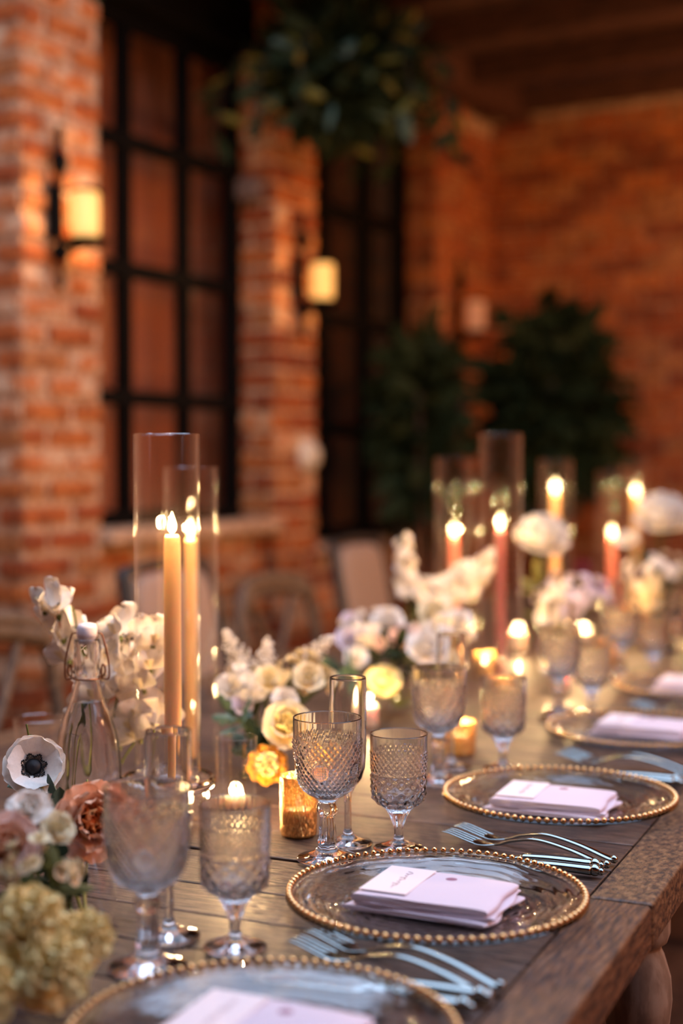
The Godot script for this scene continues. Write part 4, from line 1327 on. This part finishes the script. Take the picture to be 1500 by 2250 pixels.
	sweet_pea("white sweet pea seen through the left edge of the nearest hurricane", C + Vector3(0.008, 0, 0.0), [C + Vector3(0.008, 0, 0.0), Vector3(-0.575, 0.88, -0.268), Vector3(-0.550, 0.95, -0.270), Vector3(-0.540, 1.000, -0.268)], [[1.0, Vector3(0.012, 0.0, 0.008), Vector3(0.7, 0.1, 0.6), 0.034], [0.85, Vector3(0.012, -0.012, 0.010), Vector3(0.5, 0.0, 0.8), 0.034], [0.66, Vector3(0.006, -0.012, 0.012), Vector3(0.1, 0.0, 1.0), 0.037], [0.45, Vector3(0.010, -0.010, 0.012), Vector3(0.4, -0.2, 0.8), 0.037]], gp)
	sweet_pea("low white sweet pea at the foot of the nearest hurricane", C + Vector3(0.006, 0, -0.006), [C + Vector3(0.006, 0, -0.006), Vector3(-0.585, 0.83, -0.272), Vector3(-0.553, 0.87, -0.272), Vector3(-0.535, 0.885, -0.270)], [[1.0, Vector3(0.008, -0.010, 0.008), Vector3(0.4, -0.1, 0.9), 0.036], [0.75, Vector3(-0.006, -0.012, 0.010), Vector3(-0.1, -0.2, 1.0), 0.036], [0.55, Vector3(0.0, 0.014, 0.010), Vector3(0.0, 0.1, 1.0), 0.036]], gp)
	sweet_pea("leaning white sweet pea right behind the bottle's shoulder", C + Vector3(0.0, 0, 0.007), [C + Vector3(0.0, 0, 0.007), Vector3(-0.615, 0.87, -0.235), Vector3(-0.600, 0.93, -0.225), Vector3(-0.590, 0.955, -0.222)], [[1.0, Vector3(0.004, -0.006, 0.008), Vector3(0.3, 0.0, 0.9), 0.038], [0.7, Vector3(0.004, -0.006, 0.010), Vector3(0.2, -0.1, 0.9), 0.038], [0.5, Vector3(-0.004, -0.006, 0.010), Vector3(-0.2, -0.1, 0.9), 0.036]], gp)
	# ---- white and yellow cluster behind the gold votive
	var D := Vector3(-0.500, lo, -0.560)
	vase("clear bud vase under the white astilbe cluster", Vector3(-0.500, y, -0.560), 0.036, 0.085)
	var ga := "cream astilbe plumes behind the gold votive"
	plume("left astilbe plume, pointing up and left beside the second hurricane", D, Vector3(-0.560, 0.90, -0.62), Vector3(-0.605, 0.975, -0.615), 0.028, ga)
	plume("upright middle astilbe plume of the white cluster", D + Vector3(0.004, 0, 0), Vector3(-0.535, 0.88, -0.62), Vector3(-0.545, 0.958, -0.655), 0.034, ga)
	plume("right astilbe plume, leaning right above the cream blossoms", D + Vector3(0.008, 0, 0), Vector3(-0.500, 0.90, -0.65), Vector3(-0.440, 0.968, -0.690), 0.030, ga)
	plume("short astilbe plume low in the white cluster", D + Vector3(-0.004, 0, 0.004), Vector3(-0.545, 0.85, -0.58), Vector3(-0.560, 0.925, -0.59), 0.036, ga)
	var ws := [[Vector3(-0.572, 0.885, -0.575), 0.06, "petal_white", "white blossom low left in the astilbe cluster"], [Vector3(-0.445, 0.905, -0.600), 0.065, "petal_cream", "cream blossom at the right end of the astilbe cluster"], [Vector3(-0.512, 0.900, -0.590), 0.06, "petal_cream", "cream blossom in the middle of the astilbe cluster"], [Vector3(-0.545, 0.862, -0.560), 0.045, "petal_lilac", "small lilac blossom left of the cream rose"], [Vector3(-0.47, 0.872, -0.565), 0.055, "petal_white", "white blossom above the cream rose"]]
	for s in ws:
		flower("white_blossom", SMALL, [s[2]], s[3], "flower", "", D + Vector3(rng.randf_range(-0.008, 0.008), 0, rng.randf_range(-0.008, 0.008)), s[0], Vector3(0.5, 0.6, 0.7), s[1])
	flower("garden_rose", ROSE, ["petal_cream", "petal_cream", "petal_yellow", "petal_yellow"], "full cream rose behind the sharp goblet", "flower", "", D + Vector3(0.008, 0, 0.004), Vector3(-0.412, 0.852, -0.455), Vector3(0.45, 0.55, 0.8), 0.085)
	flower("carnation", CARNATION, ["petal_gold", "petal_gold", "petal_yellow"], "golden yellow carnation under the cream rose", "flower", "", D + Vector3(0.006, 0, 0.008), Vector3(-0.418, 0.806, -0.405), Vector3(0.4, 0.3, 0.9), 0.068)
	sprig("grey-green leaves low in the white cluster", D + Vector3(-0.006, 0, 0.006), [D + Vector3(-0.006, 0, 0.006), Vector3(-0.52, 0.83, -0.53), Vector3(-0.535, 0.855, -0.51)], 0.05, 0.026, 10, "leaf_grey", 3)
	sprig("dark green leaves between the lilac blossom and golden carnation", D + Vector3(0.0, 0, 0.008), [D + Vector3(0.0, 0, 0.008), Vector3(-0.485, 0.80, -0.50), Vector3(-0.470, 0.825, -0.475)], 0.05, 0.028, 10, "leaf_green", 3)
	spray("white filler sprays at the left of the astilbe cluster", D + Vector3(-0.006, 0, 0), Vector3(-0.54, 0.84, -0.60), Vector3(-0.555, 0.885, -0.600), Vector3(0.05, 0.045, 0.05), 34, 0.026, "petal_white")
	spray("cream filler sprays at the right of the astilbe cluster", D + Vector3(0.006, 0, -0.004), Vector3(-0.475, 0.85, -0.62), Vector3(-0.465, 0.895, -0.625), Vector3(0.05, 0.045, 0.05), 34, 0.026, "petal_cream")
	# ---- middle cluster
	var E := Vector3(-0.500, lo, -1.150)
	vase("clear bud vase under the lilac and white middle cluster", Vector3(-0.500, y, -1.150), 0.038, 0.085)
	var ms := [[Vector3(-0.612, 0.893, -1.150), 0.070, "petal_lilac", "pale lilac blossom at the left end of the middle cluster"], [Vector3(-0.545, 0.925, -1.190), 0.075, "petal_white", "white blossom at the upper left of the middle cluster"], [Vector3(-0.428, 0.888, -1.095), 0.085, "petal_white", "large white blossom at the right of the middle cluster"], [Vector3(-0.460, 0.942, -1.230), 0.075, "petal_cream", "cream blossom topping the middle cluster"], [Vector3(-0.575, 0.865, -1.100), 0.06, "petal_white", "small white blossom low left in the middle cluster"], [Vector3(-0.500, 0.905, -1.130), 0.05, "petal_peach", "small peach blossom in the middle of the middle cluster"], [Vector3(-0.500, 0.825, -1.060), 0.075, "petal_yellow", "soft yellow blossom low in the middle cluster"], [Vector3(-0.385, 0.860, -1.140), 0.06, "petal_cream", "cream blossom low at the right end of the middle cluster"], [Vector3(-0.640, 0.925, -1.220), 0.05, "petal_lilac", "lilac blossom high at the left of the middle cluster"], [Vector3(-0.405, 0.935, -1.235), 0.06, "petal_white", "white blossom high at the right of the middle cluster"]]
	for s in ms:
		flower("middle_blossom", ROSE if s[1] > 0.072 else SMALL, [s[2]], s[3], "flower", "", E + Vector3(rng.randf_range(-0.01, 0.01), 0, rng.randf_range(-0.01, 0.01)), s[0], Vector3(0.4, 0.7, 0.7), s[1])
	sprig("green leaves among the middle cluster", E + Vector3(0.002, 0, 0.01), [E + Vector3(0.002, 0, 0.01), Vector3(-0.50, 0.86, -1.12), Vector3(-0.49, 0.90, -1.10)], 0.055, 0.028, 10, "leaf_green", 0)
	sprig("grey-green leaves at the left of the middle cluster", E + Vector3(-0.006, 0, 0.01), [E + Vector3(-0.006, 0, 0.01), Vector3(-0.56, 0.83, -1.08), Vector3(-0.59, 0.85, -1.05)], 0.055, 0.028, 10, "leaf_grey", 0)
	spray("white filler sprays at the upper left of the middle cluster", E + Vector3(-0.01, 0, -0.006), Vector3(-0.56, 0.85, -1.18), Vector3(-0.575, 0.905, -1.18), Vector3(0.065, 0.045, 0.06), 36, 0.030, "petal_white")
	spray("white filler sprays at the right of the middle cluster", E + Vector3(0.01, 0, -0.006), Vector3(-0.43, 0.85, -1.16), Vector3(-0.425, 0.905, -1.16), Vector3(0.065, 0.045, 0.06), 36, 0.030, "petal_white")
	spray("blush filler sprays in the middle of the middle cluster", E + Vector3(0.0, 0, -0.004), Vector3(-0.50, 0.85, -1.16), Vector3(-0.505, 0.895, -1.16), Vector3(0.05, 0.04, 0.05), 26, 0.028, "petal_blush")
	# ---- white stock spires before the dark window
	var F := Vector3(-0.640, lo, -1.560)
	vase("clear bud vase under the white stock spires", Vector3(-0.640, y, -1.560), 0.034, 0.10)
	var gs := "white stock spires before the dark window"
	spire("upright white stock spire, leftmost before the dark window", F, Vector3(-0.655, 0.955, -1.590), Vector3(-0.668, 1.085, -1.590), 0.045, "petal_white", gs, 12)
	spire("white stock spire leaning right, low before the dark window", F + Vector3(0.006, 0, 0), Vector3(-0.630, 0.955, -1.590), Vector3(-0.520, 0.985, -1.640), 0.05, "petal_white", gs, 14)
	spire("white stock spire beside the mauve candle", F + Vector3(0.01, 0, 0.003), Vector3(-0.545, 0.95, -1.640), Vector3(-0.470, 1.045, -1.665), 0.05, "petal_white", gs, 14)
	spire("short white stock spire under the coral candle", F + Vector3(0.004, 0, 0.006), Vector3(-0.575, 0.93, -1.600), Vector3(-0.530, 1.030, -1.640), 0.045, "petal_white", gs, 10)
	# ---- peonies
	var G := Vector3(-0.350, lo, -1.80)
	vase("clear bud vase under the large white peony", Vector3(-0.350, y, -1.80), 0.036, 0.12)
	var gpe := "large white peonies"
	flower("peony", PEONY, ["petal_white"], "large white peony beside the tallest middle hurricane", "flower", gpe, G, Vector3(-0.405, 1.045, -1.815), Vector3(0.25, 0.9, 0.4), 0.150)
	spire("lilac stock spire below the large white peony", G + Vector3(0.006, 0, 0.004), Vector3(-0.335, 0.90, -1.75), Vector3(-0.270, 0.960, -1.80), 0.045, "petal_lilac", "lilac stock under the peony", 10)
	spire("pale stock spire left below the large white peony", G + Vector3(0.0, 0, 0.008), Vector3(-0.370, 0.89, -1.74), Vector3(-0.330, 0.975, -1.73), 0.045, "petal_white", "lilac stock under the peony", 10)
	flower("violet_blossom", SMALL, ["petal_violet"], "small violet blossom right of the lilac stock", "flower", "", G + Vector3(0.01, 0, 0), Vector3(-0.262, 0.955, -1.83), Vector3(0.4, 0.5, 0.8), 0.045)
	flower("burgundy_blossom", SMALL, ["petal_burgundy"], "small burgundy blossom at the large peony's right edge", "flower", "", G + Vector3(0.004, 0, -0.006), Vector3(-0.322, 1.000, -1.895), Vector3(0.4, 0.5, 0.8), 0.05)
	sprig("olive leaves beneath the large white peony", G + Vector3(-0.004, 0, 0.004), [G + Vector3(-0.004, 0, 0.004), Vector3(-0.385, 0.92, -1.78), Vector3(-0.40, 0.985, -1.77)], 0.06, 0.03, 10, "leaf_olive", 0)
	spray("pale lilac filler sprays below the large white peony", G + Vector3(0.002, 0, -0.006), Vector3(-0.33, 0.88, -1.79), Vector3(-0.325, 0.94, -1.80), Vector3(0.085, 0.05, 0.06), 40, 0.030, "petal_lilac")
	var H := Vector3(-0.190, lo, -2.30)
	vase("clear bud vase under the right-hand peony", Vector3(-0.190, y, -2.30), 0.036, 0.12)
	flower("peony", PEONY, ["petal_white"], "large white peony at the right edge, in front of the farthest hurricane", "flower", gpe, H, Vector3(-0.200, 1.080, -2.235), Vector3(0.2, 0.9, 0.4), 0.165)
	flower("white_blossom", SMALL, ["petal_white"], "white blossom left below the right-hand peony", "flower", "", H + Vector3(-0.004, 0, 0), Vector3(-0.285, 1.045, -2.235), Vector3(-0.1, 0.8, 0.6), 0.075)
	flower("burgundy_blossom", SMALL, ["petal_burgundy"], "small burgundy blossom below the right-hand peony", "flower", "", H + Vector3(-0.006, 0, 0.004), Vector3(-0.255, 0.965, -2.18), Vector3(0.3, 0.4, 0.8), 0.045)
	sprig("dark green leaves beneath the right-hand peony", H + Vector3(0.002, 0, 0.008), [H + Vector3(0.002, 0, 0.008), Vector3(-0.21, 0.92, -2.25), Vector3(-0.22, 1.0, -2.20)], 0.06, 0.03, 14, "leaf_green", 0)
	spray("white filler sprays below the right-hand peony", H + Vector3(0.004, 0, -0.004), Vector3(-0.20, 0.90, -2.24), Vector3(-0.205, 0.965, -2.22), Vector3(0.09, 0.05, 0.06), 40, 0.032, "petal_white")
	spire("cream stock spire low under the right-hand peony", H + Vector3(-0.01, 0, 0.004), Vector3(-0.23, 0.88, -2.20), Vector3(-0.20, 0.97, -2.17), 0.05, "petal_cream", "", 12)


# ==================================================================== chairs
func cross_chair() -> Node3D:
	# faces +x; its back stands at the origin's x
	var c := thing("cross_back_chair", "", "chair", Vector3.ZERO, 0.0, "cross-back chairs behind the table")
	c.set_meta("kindname", "cross_back_chair")
	var w := 0.215
	var hoop := curve([Vector3(0.03, 0.0, -w), Vector3(0.035, 0.46, -w), Vector3(0.0, 0.74, -w - 0.005), Vector3(-0.015, 0.865, -w + 0.02), Vector3(-0.03, 0.905, -w * 0.6), Vector3(-0.045, 0.915, 0), Vector3(-0.03, 0.905, w * 0.6), Vector3(-0.015, 0.865, w - 0.02), Vector3(0.0, 0.74, w + 0.005), Vector3(0.035, 0.46, w), Vector3(0.03, 0.0, w)], 60)
	part("back_hoop", Geo.new().tube(hoop, 0.0185, 10).mesh(), M["chair_wood"], c)
	part("top_rail", Geo.new().tube(curve([Vector3(-0.015, 0.86, -w + 0.03), Vector3(-0.04, 0.882, -0.1), Vector3(-0.05, 0.887, 0), Vector3(-0.04, 0.882, 0.1), Vector3(-0.015, 0.86, w - 0.03)], 24), 0.024, 8).mesh(), M["chair_wood"], c)
	for s in [-1, 1]:
		part("cross_slat", Geo.new().tube(curve([Vector3(0.03, 0.50, -s * w * 0.95), Vector3(-0.01 - s * 0.006, 0.68, 0), Vector3(-0.035, 0.87, s * w * 0.62)], 18), 0.013, 8).mesh(), M["chair_wood"], c)
		part("front_leg", Geo.new().tube([Vector3(0.43, 0, s * 0.19), Vector3(0.42, 0.45, s * 0.185)], [0.014, 0.019], 10).mesh(), M["chair_wood"], c)
		part("side_stretcher", Geo.new().tube([Vector3(0.035, 0.2, s * w), Vector3(0.425, 0.2, s * 0.188)], 0.010, 8).mesh(), M["chair_wood"], c)
	part("seat", Geo.new().grid(40, 10, func(u, v):
		var a: float = -TAU * u
		var rr: float = sin(PI * clampf(v, 0.0, 1.0))
		var e: float = pow(rr, 0.35)
		return Vector3(0.23 + cos(a) * 0.23 * e, 0.455 - cos(PI * v) * 0.02, sin(a) * 0.225 * e), true).mesh(), M["chair_wood"], c)
	return c


func linen_chair() -> Node3D:
	var c := thing("linen_back_chair", "", "chair", Vector3.ZERO, 0.0, "linen-backed chairs behind the table")
	c.set_meta("kindname", "linen_back_chair")
	var w := 0.215
	for s in [-1, 1]:
		part("back_post", Geo.new().tube(curve([Vector3(0.0, 0.0, s * w), Vector3(0.03, 0.45, s * w), Vector3(-0.01, 0.75, s * (w + 0.008)), Vector3(-0.06, 0.985, s * (w - 0.01))], 20), 0.020, 8).mesh(), M["dark_wood"], c)
		part("front_leg", Geo.new().tube([Vector3(0.43, 0, s * 0.19), Vector3(0.42, 0.44, s * 0.185)], [0.014, 0.020], 10).mesh(), M["dark_wood"], c)
		part("side_rail", Geo.new().tube([Vector3(0.03, 0.42, s * w), Vector3(0.42, 0.42, s * 0.188)], 0.016, 8).mesh(), M["dark_wood"], c)
	part("top_rail", Geo.new().tube(curve([Vector3(-0.058, 0.98, -w + 0.01), Vector3(-0.075, 0.99, 0), Vector3(-0.058, 0.98, w - 0.01)], 14), 0.016, 8).mesh(), M["dark_wood"], c)
	part("linen_back", Geo.new().grid(28, 14, func(u, v):
		var a: float = -TAU * u
		var e: float = PI * (v - 0.5) * 0.998
		var z: float = signf(cos(a)) * pow(absf(cos(a)), 0.35) * pow(cos(e), 0.3) * (w - 0.022)
		var y: float = signf(sin(e)) * pow(absf(sin(e)), 0.4) * 0.235
		var x: float = signf(sin(a)) * pow(absf(sin(a)), 0.6) * pow(cos(e), 0.4) * 0.028
		return Vector3(0.018 - (y + 0.2) * 0.16 + x, 0.735 + y, z), true).mesh(), M["linen"], c)
	part("linen_seat", Geo.new().box(Vector3(0.40, 0.06, 0.39), Vector3(0.235, 0.455, 0), 0.02).mesh(), M["linen"], c)
	return c


func chairs() -> void:
	var x := -1.33
	var first := cross_chair()
	var gr := "cross-back chairs behind the table"
	first.position = Vector3(x - 0.05, 0, -1.0)
	tag(first, "grey-brown wooden cross-back chair at the left, behind the bottle", "chair", gr)
	dup(first, "bare grey-brown cross-back chair left of the chair below the dark window", Vector3(x, 0, -2.28), -0.06, gr)
	var lin := linen_chair()
	lin.position = Vector3(x - 0.02, 0, -1.76)
	tag(lin, "dark-framed chair with a pale linen back, seen through the nearest hurricane", "chair")
	dup(lin, "dark-framed chair with a beige linen back, below the dark window", Vector3(x - 0.02, 0, -3.02), 0.02, "linen-backed chairs behind the table")


# ==================================================================== greenery
func leafy(called: String, label: String, category: String, at: Vector3, rad: Vector3, n: int, extra: int, l: float, mats: Array, holder: Callable) -> void:
	var t := thing(called, label, category, at)
	holder.call(t)
	var rest := Geo.new()
	for k in n + extra:
		var d := Vector3(rng.randfn(), rng.randfn(), rng.randfn()).normalized()
		var p := d * rad * pow(rng.randf(), 0.35) * rng.randf_range(0.75, 1.1)
		var b := toward(d * 0.7 + Vector3(rng.randf_range(-1, 1), rng.randf_range(-0.9, 0.5), rng.randf_range(-1, 1)), rng.randf() * TAU).scaled(Vector3.ONE * rng.randf_range(0.7, 1.25))
		if k < n:
			part("leaf", leaf_mesh(l, l * 0.42, 0, 0.7), M[mats[rng.randi() % mats.size()]], t, Transform3D(b, p))
		else:
			var g := Geo.new().grid(2, 4, func(u, v): return Vector3((u - 0.5) * l * 0.42 * sin(PI * (v * 0.94 + 0.03)), l * v, absf(u - 0.5) * 0.1 * l))
			rest.add(g, Transform3D(b, p * 0.85))
	part("leaves", rest.mesh(), M[mats[0]], t).set_meta("kind", "stuff")


func greenery() -> void:
	leafy("hanging_greenery", "hanging ball of dark eucalyptus-like leaves below the roof beams", "foliage", Vector3(-1.50, 2.63, -3.07), Vector3(0.28, 0.24, 0.28), 200, 800, 0.12, ["leaf_green", "leaf_green", "leaf_grey", "leaf_green", "leaf_olive"], func(t):
		part("wire", Geo.new().tube([Vector3(0, 0, 0), Vector3(0, 0.39, 0)], 0.004, 6).mesh(), M["iron"], t)
		for k in 14:
			var d := Vector3(rng.randfn(), rng.randfn(), rng.randfn()).normalized() * 0.22
			part("twig", Geo.new().tube([Vector3.ZERO, d * 0.5 + Vector3(0, 0.02, 0), d], 0.004, 5).mesh(), M["twig"], t)
		for k in 9:
			var a := TAU * k / 9.0 + rng.randf_range(-0.3, 0.3)
			var out_ := Vector3(cos(a), 0, sin(a))
			var c := curve([out_ * 0.1, out_ * 0.30 + Vector3(0, 0.04, 0), out_ * 0.40 + Vector3(0, -0.10, 0), out_ * 0.42 + Vector3(0, -0.26, 0)], 12)
			part("twig", Geo.new().tube(c, 0.003, 5).mesh(), M["twig"], t)
			for j in range(3, 13):
				part("leaf", leaf_mesh(0.10, 0.042, 0, 0.7), M[["leaf_green", "leaf_olive", "leaf_green"][j % 3]], t, Transform3D(toward(Vector3(rng.randf_range(-1, 1), -0.5, rng.randf_range(-1, 1)), j), c[j])))
	leafy("eave_ivy", "small spray of green leaves at the top of the nearest pillar", "foliage", Vector3(-1.72, 2.66, -1.80), Vector3(0.07, 0.13, 0.14), 40, 10, 0.07, ["leaf_green", "leaf_green", "leaf_olive"], func(t):
		part("stem", Geo.new().tube([Vector3(0, 0.26, 0), Vector3(0.01, 0.1, 0.02), Vector3(0, -0.08, 0.03)], 0.004, 5).mesh(), M["twig"], t))
	var pot := func(h: float) -> Callable:
		return func(t):
			part("pot", Geo.new().lathe(v2([0.0, -h, 0.15, -h, 0.19, -h + 0.3, 0.2, -h + 0.36, 0.18, -h + 0.36, 0.17, -h + 0.3, 0.0, -h + 0.3]), 28).mesh(), M["terracotta"], t)
			for k in 5:
				var a := k * 1.26
				part("stem", Geo.new().tube(curve([Vector3(0.03 * cos(a), -h + 0.28, 0.03 * sin(a)), Vector3(0.07 * cos(a), -h * 0.4, 0.07 * sin(a)), Vector3(0.18 * cos(a), 0.1, 0.18 * sin(a))], 10), 0.012, 6).mesh(), M["twig"], t)
	leafy("potted_shrub", "large dark potted shrub before the far orange brick wall", "plant", Vector3(-1.12, 1.50, -4.46), Vector3(0.29, 0.46, 0.24), 240, 600, 0.16, ["leaf_green"], pot.call(1.50))
	leafy("potted_shrub", "dark potted shrub standing in front of the dark window", "plant", Vector3(-1.50, 1.42, -3.90), Vector3(0.14, 0.42, 0.17), 160, 400, 0.14, ["leaf_green"], pot.call(1.42))
